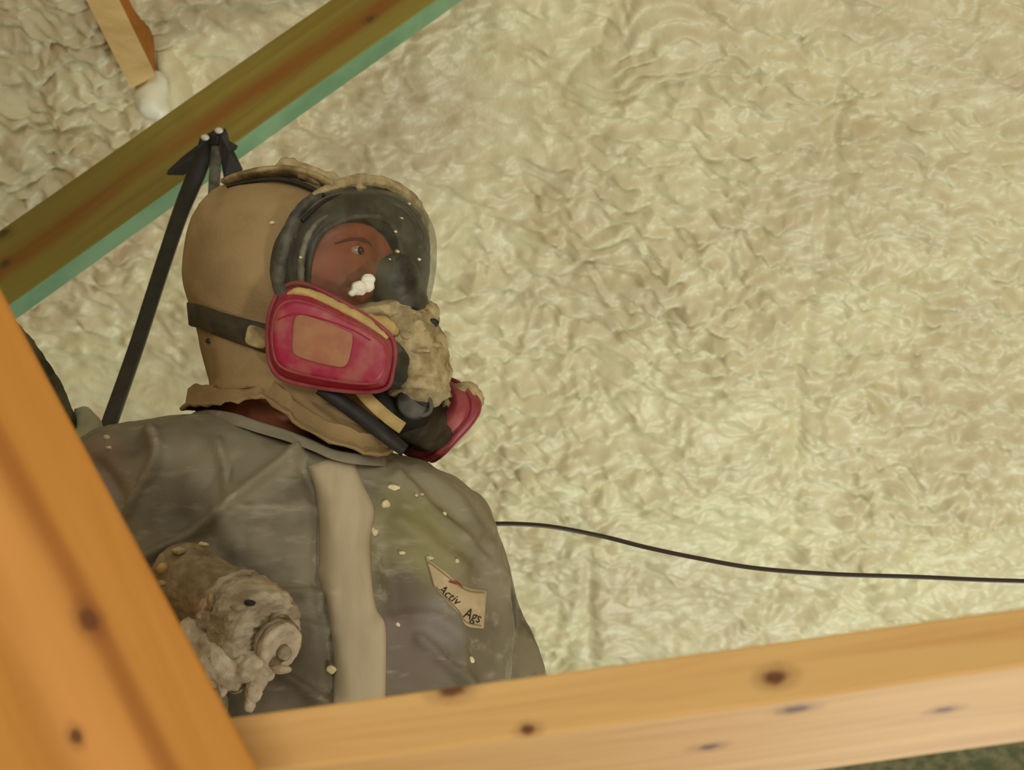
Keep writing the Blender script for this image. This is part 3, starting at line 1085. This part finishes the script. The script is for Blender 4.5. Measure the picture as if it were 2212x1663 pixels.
# --- gloves and boots
def hand(wrist, fdir, pdir, spread, grip, name):
    """palm + five fingers; fdir along the hand, pdir palm normal (towards the held thing), spread across the knuckles"""
    w, fd, pd, sp = np.asarray(wrist, float), nrm(fdir), nrm(pdir), nrm(spread)
    parts = [tube([w - fd * 30, w + fd * 10], [54, 46], 16, 6, round_caps=True),
             ellipsoid(w + fd * 75, [fd * 88, sp * 82, pd * 34], 22, 14, 2.6)]
    lens = (0.86, 1.0, 0.94, 0.74)
    for k in range(4):
        b = w + fd * (138 - 6 * abs(k - 1)) + sp * (57 - 38 * k)
        L = 150 * lens[k]
        pts, ang, p = [b - fd * 30], 0.15 + grip * 0.35, b
        pts.append(p)
        for s in (0.45, 0.32, 0.23):
            p = p + (fd * math.cos(ang) + pd * math.sin(ang)) * L * s
            pts.append(p); ang += grip * 0.85
        parts.append(tube(pts, [20, 20, 18.5, 17, 14], 12, 16, round_caps=True))
    tb = w + fd * 35 + sp * 62
    parts.append(tube([tb - sp * 25, tb + sp * 30 + fd * 25 + pd * 18, tb + sp * 38 + fd * 70 + pd * 46 * (0.5 + grip), tb + sp * 22 + fd * 105 + pd * 70 * (0.5 + grip)], [30, 25, 21, 17], 12, 16, round_caps=True))
    return mk(name, remesh(parts, 6, 2), M['glove'], person)


hand((318, 1470, -350), (0.75, 0.35, -0.5), (-0.2, 0.6, 0.75), (0.35, -0.75, 0.5), 1.0, 'glove')
hand((1068, 1915, -285), (-0.25, 0.6, -0.75), (-0.75, -0.3, 0.3), (0.2, -0.7, -0.6), 0.45, 'glove')
for w, s, h in legs:
    a = Wp(w[-1:])[0]
    zf = FOOT_Z
    P = lambda dx, dy, z: np.array([a[0] + dx, a[1] + dy, zf + z])
    bt_ = remesh([tube([P(0, 0, 0.17), P(0, 0.0, 0.07)], [0.058, 0.056], 18, 6, round_caps=True),
                  ellipsoid(P(0, -0.07, 0.05), [0.05, 0.14, 0.049], 24, 14, 3.0), ellipsoid(P(0, -0.05, 0.016), [0.054, 0.17, 0.016], 24, 12, 5.0)], 0.008, 2)
    mk('boot', bt_, M['boot'], person, world=True)

# ------------------------------------------------------------------ full face respirator
resp = thing('respirator', tuple(Wp([(860, 900, -40)])[0]), 'dusty full face respirator with two magenta filters worn over the tan hood', 'respirator')
LOOP = [(603, 615, -186), (606, 570, -190), (622, 510, -186), (650, 455, -168), (695, 422, -136), (755, 408, -92), (820, 413, -36), (875, 440, 30), (908, 490, 95), (915, 560, 130), (905, 640, 125),
        (885, 690, 60), (835, 700, -30), (760, 692, -100), (690, 680, -150), (630, 660, -180)]
lp = crom(LOOP, 120, True)
lc = lp.mean(0)
bul = HF * 96
lens_r = []
for t in np.linspace(0.02, 1, 18):
    a = t * math.pi / 2
    lens_r.append(lc + (lp - lc) * math.cos(a) ** 0.68 + bul * math.sin(a) + HF * 4)
lens_r[-1] = lc + (lp - lc) * 0.02 + bul * 1.0 + HF * 4
lens_vf = loft(lens_r, False, True)
lt = bvh(lens_vf)
visor = mk('visor_lens', lens_vf, M['lens'], resp)
visor['label'] = 'clear dust filmed visor lens'
frame = mk('visor_frame', roughen(tube(lp, 15, 14, closed=True), 2.0, 14, 5), M['rubber'], resp)
# dusty brow of the frame, along its upper edge
brow = [(672, 424, -150), (720, 402, -118), (775, 392, -72), (830, 401, -20), (880, 428, 35), (908, 466, 80), (916, 500, 105)]
mk('frame_brow', roughen(tube(np.array(brow) + HF * 6, [7, 13, 16, 16, 14, 11, 6], 14, 40, round_caps=True), 2.5, 18, 8), M['foam_tan'], frame)
mk('frame_bead', tube(np.array([(640, 478, -190), (690, 436, -160), (750, 420, -115), (815, 424, -60), (868, 449, 5), (902, 496, 70), (908, 540, 100)]) + HF * 14, 4.5, 8, 40), M['black'], frame)
# face seal between lens and face
IN = [(668, 615, -160), (668, 570, -166), (682, 520, -160), (715, 487, -140), (770, 468, -104), (822, 470, -60), (852, 495, -20), (866, 545, 10), (862, 610, 10), (850, 660, 0), (810, 672, -50), (755, 664, -100), (710, 655, -135), (680, 640, -155)]
ip = crom(IN, 120, True)
sr = []
for t in np.linspace(0, 1, 9):
    q = lp * (1 - t) * 1.0 + ip * t - HF * (4 + 26 * math.sin(t * math.pi) * 0.4)
    q = lc + (q - lc) * (0.985 if t < 0.01 else 1)
    sr.append(q)
back = lc + (ip - lc) * 0.8 - HF * 75
sr.append(back)
outer_back = lp - HF * 40
sr.append(outer_back)
sr.append(sr[0])
mk('face_seal', loft(sr, False, False), M['rubber_dk'], resp)
mk('seal_lip', tube(ip, 6, 10, closed=True), M['rubber'], resp)
inner_line = [(652, 640, -178), (648, 580, -182), (657, 525, -178), (680, 484, -160), (705, 465, -140)]
mk('seal_bead', roughen(tube(np.array(inner_line) + HF * 2, [5, 8, 7, 5, 2], 10, 30), 1.5, 9, 2), plain('dusty_bead', srgb(136, 134, 116), srgb(92, 90, 76), 60, 0.6), resp)
# nose cup seen through the lens
cup = remesh([ellipsoid((848, 606, -66), [HF * 62, HN * 60, HU * 62], 26, 16), ellipsoid((868, 650, -40), [58, 46, 70], 24, 14), ellipsoid((836, 570, -60), [26, 30, 34], 18, 10)], 5, 4)
mk('nose_cup', cup, M['rubber_dk'], resp)
# foam spatter on the lens
def lz(x, y):
    return surf(lt, x, y, -150)
bl = remesh([ellipsoid((795, 604, lz(795, 604)), [17, 13, 9], 16, 10), ellipsoid((776, 622, lz(776, 622)), [19, 17, 10], 16, 10), ellipsoid((790, 618, lz(790, 618)), [20, 15, 10], 16, 10), ellipsoid((760, 634, lz(764, 630)), [9, 7, 7], 12, 8)], 2.5, 3)
mk('foam_blob', roughen(bl, 1.2, 7, 3), M['foam_white'], visor)
for sx, sy, r in [(858, 543, 8), (868, 471, 6), (854, 500, 5), (887, 627, 7), (650, 556, 5), (905, 560, 6), (884, 440, 5), (843, 560, 4)]:
    mk('foam_speck', roughen(ellipsoid((sx, sy, lz(sx, sy)), np.array([[r * 0.7, r * 0.25, 0], [-r * 0.2, r * 0.4, 0], [0, 0, 3]]), 12, 7), 1.3, 4, int(sx)), M['foam_bit'], visor)

# breathing unit in front of the mouth
hz = ellipsoid((888, 768, -66), np.array([HF * 72, nrm([0.2, 0.97, -0.1]) * 112, HN * 74]), 64, 40, 3.0)
hzv, hzf = roughen(hz, 7, 34, 4, 4, (0.45, 2.2, 1))
hous = mk('breathing_unit', (hzv, hzf), M['foam_tan'], resp)
hous['label'] = 'foam caked breathing unit'
htree = bvh((hzv, hzf))
hzz = lambda x, y: surf(htree, x, y, -60)
for i, (hx, hy, rx, ry) in enumerate([(935, 698, 13, 10), (905, 705, 17, 14), (908, 757, 22, 5), (940, 745, 18, 5), (880, 725, 14, 9)]):
    mk('crust_lump' if i else 'dark_port', roughen(ellipsoid((hx, hy, hzz(hx, hy) + (3 if i == 0 else 0)), [rx, ry, 6], 14, 9), 1.6, 7, i), M['black'] if i == 0 else M['foam_tan'], hous)
# ledge under the lens
mk('lens_ledge', roughen(tube([(690, 664, -188), (760, 676, -150), (830, 668, -110), (885, 662, -70), (925, 672, -10), (940, 690, 40)], [9, 15, 20, 22, 20, 12], 16, 40, round_caps=True), 4.5, 20, 6), M['foam_tan'], resp)
mk('ledge_crust', roughen(tube([(800, 690, -160), (832, 700, -150), (850, 715, -140)], [12, 18, 12], 14, 14, round_caps=True), 3, 14, 9), M['yellowfoam'], resp)
# chin of the mask, inlet valve and straps
mk('chin_cup', remesh([ellipsoid((800, 862, -40), np.array([nrm([0.8, 0.5, 0]) * 120, nrm([-0.5, 0.8, 0]) * 52, np.array([0, 0, 70])]), 30, 18), ellipsoid((880, 880, -50), [58, 52, 60], 26, 16)], 6, 4), M['black'], resp)
vv = tube([(895, 866, -118), (892, 869, -104)], [34, 40], 28)
valve = mk('inlet_valve', (vv[0], vv[1]), M['rubber'], resp)
a = np.linspace(0, 2 * math.pi, 40, endpoint=False)
ringp = np.stack([900 + 34 * np.cos(a) * 0.9 - 8 * np.sin(a), 868 + 24 * np.sin(a) + 16 * np.cos(a), -112 + 20 * np.cos(a) * -0.4], 1)
mk('valve_ring', tube(ringp, 5, 10, closed=True), M['rubber'], valve)
mk('valve_disc', ellipsoid((906, 866, -112), np.array([[26, 12, 0], [-8, 14, 0], [0, 0, 6]]), 20, 10), M['black'], valve)
mk('chin_strap_shade', ribbon([(690, 838, -190), (750, 878, -192), (820, 930, -186), (872, 972, -150)], (0.6, -0.8, 0.1), [15, 17, 17, 14], 7), M['black'], resp)  # black ribbon paints in the dark shadow here along with the strap
mk('tan_strap', ribbon([(772, 838, -178), (800, 868, -186), (835, 900, -188), (868, 924, -176)], (0.6, -0.8, 0.1), [12, 14, 14, 14], 7), M['tanstrap'], resp)

# filters
OUT = np.array([(578, 715), (586, 665), (606, 628), (634, 612), (672, 618), (735, 650), (795, 686), (842, 724), (853, 756), (848, 800), (836, 836), (792, 846), (720, 841), (645, 828), (602, 812), (582, 778)], float)
FRONT = np.array([(588, 720), (595, 680), (610, 658), (636, 650), (680, 660), (740, 688), (795, 716), (832, 746), (838, 770), (832, 800), (818, 822), (782, 828), (715, 820), (645, 806), (606, 790), (592, 765)], float)
PANEL = np.array([(632, 722), (636, 690), (652, 680), (700, 694), (752, 716), (762, 730), (756, 770), (744, 792), (715, 790), (672, 780), (640, 768), (631, 755)], float)
FC = np.array([715.0, 730.0])


def filt(tf, tag_label, far=False):
    """tf maps filter coordinates (x, y about its middle, z outward) to worker space"""
    o3 = lambda pts, z, s=1.0: tf(np.concatenate([(pts - FC) * s, np.full((len(pts), 1), z)], 1))
    oc, fc = crom(OUT, 96, True), crom(FRONT, 96, True)
    rings = [o3(oc, -50, 0.9), o3(oc, -44, 0.97), o3(oc, 0, 0.975), o3(oc * 0.55 + fc * 0.45, 26), o3(fc, 50, 1.012), o3(fc, 58, 0.975), o3(fc, 60, 0.9), o3(fc, 60, 0.5)]
    v, f = loft(rings)
    nq = 96
    mi = []
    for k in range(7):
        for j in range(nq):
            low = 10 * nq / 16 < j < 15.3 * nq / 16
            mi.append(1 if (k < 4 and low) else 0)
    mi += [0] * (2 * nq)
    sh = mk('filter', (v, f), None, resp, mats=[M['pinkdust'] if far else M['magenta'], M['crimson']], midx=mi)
    sh['label'] = tag_label
    mk('filter_rim', tube(o3(oc, 4), 5.5, 10, closed=True), M['pinkdust'], sh)
    mk('front_bead', tube(o3(fc, 52), 4.0, 8, closed=True), M['pinkdust'], sh)
    pc = crom(PANEL, 60, True)
    mk('filter_label', loft([o3(pc, 58), o3(pc, 63), o3(pc, 64.5, 0.97), o3(pc, 64.5, 0.5)]), M['panel'], sh)
    if not far:
        top = np.array([(614, 645), (640, 632), (680, 640), (740, 669), (795, 700), (836, 732)], float)
        mk('foam_ridge', roughen(tube(o3(crom(top, 40), 24), np.concatenate([np.linspace(4, 11, 8), np.full(24, 12), np.linspace(11, 5, 8)]), 12), 1.6, 12, 7), M['yellowfoam'], sh)
        mk('front_crease', tube(o3(np.array([(600, 690), (640, 678), (700, 690), (760, 712), (800, 735)], float), 60), 1.8, 6, 40), M['crimson'], sh)
    else:
        bpc = crom(FRONT, 60, True)
        mk('filter_backplate', roughen(loft([o3(bpc, -46, 0.95), o3(bpc, -56, 0.9), o3(bpc, -58, 0.5)]), 2, 16, 3), M['strap_dk'], sh)
    return sh


def near_tf(q):
    return np.stack([FC[0] + q[:, 0], FC[1] + q[:, 1], -205 - q[:, 2] - 0.16 * q[:, 0] - 0.05 * q[:, 1]], 1)


ez_ = nrm([0.74, 0.28, 0.60])
e2_ = nrm(np.array([-0.52, 0.85, 0.05]) - ez_ * (np.array([-0.52, 0.85, 0.05]) @ ez_))
e1_ = np.cross(ez_, e2_)


def far_tf(q):
    c = np.array([950.0, 915.0, 70.0])
    return c + q[:, :1] * 0.70 * e2_ + q[:, 1:2] * 0.70 * e1_ + q[:, 2:3] * 0.75 * ez_


nf = filt(near_tf, 'magenta filter cartridge nearest the viewer')
ff = filt(far_tf, 'magenta filter cartridge on the far cheek', True)
mk('filter_mount', remesh([tube([(820, 770, -150), (870, 800, -90)], [46, 50], 20, round_caps=True)], 6, 3), M['rubber'], resp)
mk('filter_mount', roughen(remesh([tube([(880, 900, -30), (925, 920, 30)], [48, 56], 20, round_caps=True)], 6, 3), 3, 20, 2), M['strap_dk'], resp)
mk('crust_cap', roughen(tube([(968, 868, 10), (990, 846, 40), (1020, 846, 70), (1036, 868, 90)], [14, 18, 16, 9], 14, 24, round_caps=True), 4, 16, 5), M['foam_tan'], resp)
mk('foam_speck', ellipsoid((832, 826, -190), [9, 5, 5], 10, 6), M['screw'], resp)

# head straps
mk('neck_strap', ribbon([(640, 752, surf(ht, 600, 735) - 6), (580, 732, surf(ht, 570, 730) - 5), (520, 714, surf(ht, 520, 712) - 5), (470, 697, surf(ht, 470, 697) - 5), (432, 683, surf(ht, 436, 684) - 6), (412, 678, 0), (430, 668, 100), (520, 655, 168), (640, 650, 182)],
                        [(0.1, 1, 0), (0.15, 1, 0), (0.15, 1, 0), (0.15, 1, 0.05), (0.1, 1, 0), (0.1, 1, 0), (0, 1, 0), (0, 1, 0), (0, 1, 0)], [30, 30, 28, 27, 26, 25, 24, 24, 24], 7, 80), M['strap_dk'], resp)
buck = mk('strap_buckle', ellipsoid((555, 728, surf(ht, 555, 728) - 12), np.array([[24, 8, 0], [-5, 22, 0], [0, 0, 8]]), 20, 10, 4), M['harness'], resp)
mk('crown_strap', ribbon([(486, 398, -40), (520, 386, -60), (570, 376, -72), (625, 374, -84), (680, 388, -110), (720, 408, -130)], (0.05, 0.45, 0.9), [16, 20, 24, 24, 26, 24], 8, 50), M['harness'], resp)
mk('crown_strap_edge', tube([(490, 403, -72), (540, 392, -92), (590, 387, -106), (630, 392, -118), (672, 407, -138), (700, 424, -152)], [3, 4, 5, 6, 6, 5], 8, 40), M['black'], resp)
hb = remesh([ellipsoid((634, 362, -60), np.array([[34, 10, 0], [-6, 17, 0], [0, 0, 30]]), 22, 12, 3.5), ellipsoid((690, 384, -80), np.array([[50, 18, 0], [-8, 18, 0], [0, 0, 34]]), 22, 12, 3), ellipsoid((748, 396, -76), np.array([[50, 12, 0], [-4, 13, 0], [0, 0, 30]]), 22, 12)], 5, 3)
mk('crown_buckle', roughen(hb, 4, 18, 3), M['foam_tan'], resp)

# ------------------------------------------------------------------ spray gun held against the chest
gun = thing('spray_gun', tuple(Wp([(430, 1520, -400)])[0]), 'foam crusted spray gun with round front cap held before the chest', 'spray gun')
AX = nrm([0.60, 0.40, -0.70])
AXU = nrm(np.array([0.35, -0.9, -0.2]) - AX * (np.array([0.35, -0.9, -0.2]) @ AX)); AXV = np.cross(AX, AXU)


def lathe(c, prof, n=48, sx=1.0, dense=0):
    th = np.linspace(0, 2 * math.pi, n, endpoint=False)
    prof = np.array(prof, float)
    if dense:
        s = np.concatenate([[0], np.cumsum(np.linalg.norm(np.diff(prof, axis=0), axis=1))])
        u = np.linspace(0, s[-1], dense)
        prof = np.stack([np.interp(u, s, prof[:, 0]), np.interp(u, s, prof[:, 1])], 1)
    return loft([np.asarray(c) + AX * a + r * (np.cos(th)[:, None] * AXU * sx + np.sin(th)[:, None] * AXV) for a, r in prof])


FRc_ = np.array([572.0, 1368.0, -470.0])            # middle of the front face
rear = [(-330, 40), (-326, 70), (-318, 79), (-300, 82), (-260, 82), (-220, 83), (-180, 85), (-140, 88), (-118, 91)]
mk('gun_body', roughen(lathe(FRc_, rear, 96, 1, 70), 2.6, 16, 3, 4, (0.5, 1.6, 1)), M['crust_mid'], gun)
fr = [(-122, 70), (-120, 96), (-114, 103), (-98, 104), (-93, 93), (-84, 93), (-78, 100), (-50, 102), (-20, 101), (-6, 97), (4, 90), (8, 76), (8, 40)]
head_ = mk('gun_head', roughen(lathe(FRc_, fr, 120, 1, 80), 5, 17, 8, 4, (0.45, 1.7, 1)), M['crust'], gun)
CC = FRc_ + AXU * -18 + AXV * 8
capc = np.array([601.0, 1393.0, FRc_[2] - 8])
cp = [(-20, 54), (4, 55), (12, 54), (17, 49), (18, 40), (14, 30), (13, 12)]
capo = mk('front_cap', roughen(lathe(capc, cp, 48), 1.6, 14, 2), M['crust_light'], gun)
mk('cap_socket', roughen(lathe(capc + AX * 10, [(-4, 57), (-10, 59), (-16, 56)], 48), 1.5, 12, 4), M['crust_mid'], gun)
mk('cap_bolt', roughen(lathe(capc + AX * 14 + np.array([6, 14, 0]), [(-4, 18), (3, 17), (6, 10)], 20), 1.5, 8, 1), M['crust'], capo)
for i, (lx, ly, dz, rx, ry, mt) in enumerate([(593, 1270, -440, 13, 12, 'crust'), (540, 1302, -545, 13, 7, 'black'), (350, 1228, -330, 14, 13, 'yellowfoam'), (385, 1190, -330, 16, 9, 'foam_tan'), (352, 1260, -330, 10, 9, 'foam_tan'),
                                               (455, 1300, -470, 9, 22, 'foam_tan'), (440, 1176, -340, 12, 6, 'foam_bit'), (608, 1446, -500, 22, 10, 'crust_light'), (515, 1310, -545, 18, 9, 'crust')]):
    mk('crust_lump', roughen(ellipsoid((lx, ly, dz), [rx, ry, 16], 16, 10), 2.0, 9, i), M[mt], gun)
# crust hanging below the head and the fluid block behind it
blk = remesh([ellipsoid((480, 1432, -440), np.array([[62, 30, 0], [-20, 52, 0], [0, 0, 60]]), 28, 18, 2.6), ellipsoid((545, 1436, -470), [52, 44, 44], 24, 14), ellipsoid((420, 1395, -410), [50, 60, 56], 24, 14)], 6, 3)
mk('fluid_block', roughen(blk, 7, 20, 6, 4), M['crust_light'], gun)
for i, (pts, rad) in enumerate([([(560, 1440, -470), (552, 1472, -474), (546, 1500, -476)], [32, 24, 18]), ([(545, 1496, -474), (542, 1516, -474), (539, 1527, -474)], [11, 11, 12]),
                                ([(478, 1455, -450), (482, 1480, -452), (480, 1500, -452)], [18, 14, 6]), ([(510, 1456, -465), (512, 1474, -466)], [20, 14])]):
    mk('foam_drip', roughen(tube(pts, rad, 18, 16, round_caps=True), 3.0, 12, 20 + i), M['crust_light'], gun)
mk('handle', tube([(430, 1400, -400), (405, 1480, -390), (385, 1580, -370)], [34, 32, 36], 18, 14, round_caps=True), M['crust_mid'], gun)
mk('trigger', tube([(470, 1445, -420), (452, 1500, -425), (440, 1545, -415)], [10, 10, 8], 12, 12, round_caps=True), M['black'], gun)

# hose running from the shoulder up behind the post
hose = thing('spray_hose', tuple(Wp([(200, 1560, 60)])[0]), 'dark foam flecked hose over the shoulder beside the orange post', 'hose')
hp = [(388, 1575, -370), (300, 1720, -330), (40, 1800, -150), (-30, 1500, 140), (60, 1150, 210), (128, 985, 165), (112, 880, 140), (72, 800, 130), (-20, 700, 160), (-220, 640, 220), (-500, 720, 300), tuple(Wi([(-2.44, 2.6, 2.75)])[0])]
mk('hose_jacket', roughen(tube(hp, [26, 32, 34, 36, 38, 40, 40, 38, 36, 36, 36, 34], 20, 200), 2.5, 26, 4), plain('hose_jacket', srgb(96, 92, 66), srgb(58, 54, 36), 24, 0.8, 0.2), hose)
mk('hose_cuff', roughen(tube([(186, 958, 150), (190, 925, 160), (178, 895, 160)], [40, 34, 20], 18, 16, round_caps=True), 2, 20, 2), plain('pale_cuff', srgb(160, 158, 128), srgb(140, 138, 108), 20, 0.8, 0.2), hose)

# ------------------------------------------------------------------ black straps hung on the purlin
lan = thing('hanging_strap', tuple(V(235, 925, 2.40)), 'black webbing straps screwed to the green beam behind the head', 'strap')
PX = lambda x, y, d: V(x, y, d)


def wribbon(pts, wdir, hw, th, n=50):
    return ribbon([PX(*p) for p in pts], wdir, hw, th, n)


ACR = RT * 0.96 + UP * 0.28
mk('long_strap', wribbon([(450, 300, 2.84), (440, 340, 2.82), (412, 410, 2.80), (385, 480, 2.76), (345, 600, 2.68), (300, 740, 2.58), (262, 850, 2.48), (236, 925, 2.40), (215, 1000, 2.36)], ACR,
                         np.array([11, 13, 13.5, 12, 11, 10.5, 10.5, 10.5, 10]) / 1000, 0.006, 70), M['black'], lan, world=True)
mk('short_strap', wribbon([(474, 288, 2.83), (468, 330, 2.81), (464, 390, 2.79), (462, 450, 2.76), (466, 540, 2.70)], RT, 0.008, 0.006), M['rubber'], lan, world=True)


def flapmesh(poly, d, th, bend=0.0):
    top = np.array([V(x, y, d + bend * k) for k, (x, y) in enumerate(poly)])
    bot = top + FW * th
    n = len(poly)
    v = np.concatenate([top, bot, [top.mean(0) - FW * 0.006], [bot.mean(0)]])
    f = [(i, (i + 1) % n, 2 * n) for i in range(n)] + [(n + (i + 1) % n, n + i, 2 * n + 1) for i in range(n)] + [(i, n + i, n + (i + 1) % n, (i + 1) % n) for i in range(n)]
    return v, f


mk('strap_tail', flapmesh([(447, 300), (420, 318), (392, 340), (362, 368), (360, 377), (396, 378), (420, 365), (446, 345)], 2.825, 0.008), M['black'], lan, world=True, smooth=False)
mk('strap_tail', flapmesh([(472, 283), (490, 285), (494, 303), (513, 314), (510, 320), (501, 318), (524, 366), (510, 378), (484, 390), (476, 340)], 2.80, 0.008), M['black'], lan, world=True, smooth=False)
mk('strap_tail', flapmesh([(446, 290), (466, 279), (486, 277), (492, 300), (470, 312), (448, 312)], 2.805, 0.010), M['black'], lan, world=True, smooth=False)
for x_, y_ in ((443, 297), (473, 282)):
    c = V(x_, y_, 2.795)
    mk('screw_head', ellipsoid(c, np.array([RT * 0.006, UP * 0.0045, FW * 0.004]), 14, 8), M['screw'], lan, world=True)

# ------------------------------------------------------------------ cable
cab = mk('air_cable', tube([V(985, 1152, 2.287), V(1025, 1138, 2.34), V(1070, 1131, 2.38), V(1180, 1136, 2.43), V(1300, 1158, 2.46), V(1400, 1183, 2.46), V(1520, 1208, 2.46), V(1640, 1228, 2.46), V(1800, 1240, 2.46), V(1980, 1246, 2.46), V(2212, 1255, 2.45), V(2700, 1262, 2.43), (2.5, V(2700, 1262, 2.43)[1], 2.75)],
                                0.0027, 10, 160), M['cable'], None, world=True)
tag(cab, 'thin black cable running right from behind the shoulder', 'cable')

# ------------------------------------------------------------------ brace stub coming out of the foam, upper left
DB = 3.16
br = thing('roof_brace', tuple(V(310, 195, DB)), 'pine brace end sticking out of the foam above the green beam', 'brace')


def prism(front_poly, d0, vec, world=True):
    a = np.array([V(x, y, d) for x, y, d in front_poly]); b = a + vec
    return loft([a, b])


# pale underside face and orange side face share the arris from (257,0) to (337,160)
e0, e1 = V(238, -40, DB - 0.05), V(337, 163, DB + 0.02)
p0, p1 = V(166, -40, DB - 0.02), V(283, 192, DB + 0.045)
s0, s1 = V(322, -40, DB + 0.10), V(338, 163, DB + 0.06)
q0, q1 = s0 + (p0 - e0) * 1.0, s1 + (p1 - e1) * 1.0
ring0, ring1 = [p0, e0, s0, q0], [p1, e1, s1, q1]
vf = loft([ring0, [a * 0.5 + b * 0.5 for a, b in zip(ring0, ring1)], ring1])
mi = [0, 1, 0, 0] * 2 + [0] * 8
t_pale = wood('pale_brace', srgb(226, 202, 146), srgb(214, 186, 126))
t_or = wood('brace_side', srgb(176, 114, 42), srgb(160, 100, 34))
mk('brace_board', vf, None, br, smooth=False, world=True, mats=[t_pale, t_or], midx=mi)


def wblob(lst, rough_amp, seed):
    parts = [ellipsoid(V(x, y, d), np.array([RT * a, UP * b, FW * c]), 22, 14) for x, y, d, a, b, c in lst]
    vf = remesh(parts, 0.006, 4)
    return roughen(vf, rough_amp, 0.03, seed)


mk('foam_lump', wblob([(325, 212, DB + .07, .026, .034, .03), (338, 190, DB + .07, .020, .03, .03), (345, 232, DB + .08, .02, .026, .03)], 0.002, 4), M['foam_white'], br, world=True)
mk('foam_fillet', wblob([(352, 60, DB + .13, .022, .09, .05), (366, 130, DB + .13, .026, .085, .05), (380, 200, DB + .13, .028, .07, .05), (336, -30, DB + .12, .02, .08, .05)], 0.002, 7), M['foam'], br, world=True)

# ------------------------------------------------------------------ scaffold deck that carries the worker (below the view)
sx0, sx1 = hip_c[0] - 0.75, hip_c[0] + 0.75
for k in range(3):
    y0_ = hip_c[1] - 0.40 + k * 0.235
    pl = mk('scaffold_plank', box((sx0, y0_, FOOT_Z - 0.042), (sx1, y0_ + 0.23, FOOT_Z - 0.002)), M['ply'], None, smooth=False, world=True)
    tag(pl, ['front scaffold plank under the worker, nearest the post', 'middle scaffold plank under the worker', 'rear scaffold plank under the worker, nearest the wall'][k], 'plank', 'scaffold planks')
for k, xx in enumerate((sx0 + 0.12, sx1 - 0.12)):
    tr_ = thing('trestle', (xx, hip_c[1], 0), ['left steel trestle carrying the scaffold planks', 'right steel trestle carrying the scaffold planks'][k], 'trestle', 'scaffold trestles')
    zt = FOOT_Z - 0.042
    mk('cross_bar', box((xx - 0.025, hip_c[1] - 0.42, zt - 0.05), (xx + 0.025, hip_c[1] + 0.33, zt)), M['steel'], tr_, smooth=False, world=True)
    for dy in (-0.40, 0.31):
        mk('leg', tube([(xx, hip_c[1] + dy, zt - 0.03), (xx, hip_c[1] + dy * 1.25, 0.0)], 0.021, 12), M['steel'], tr_, world=True)
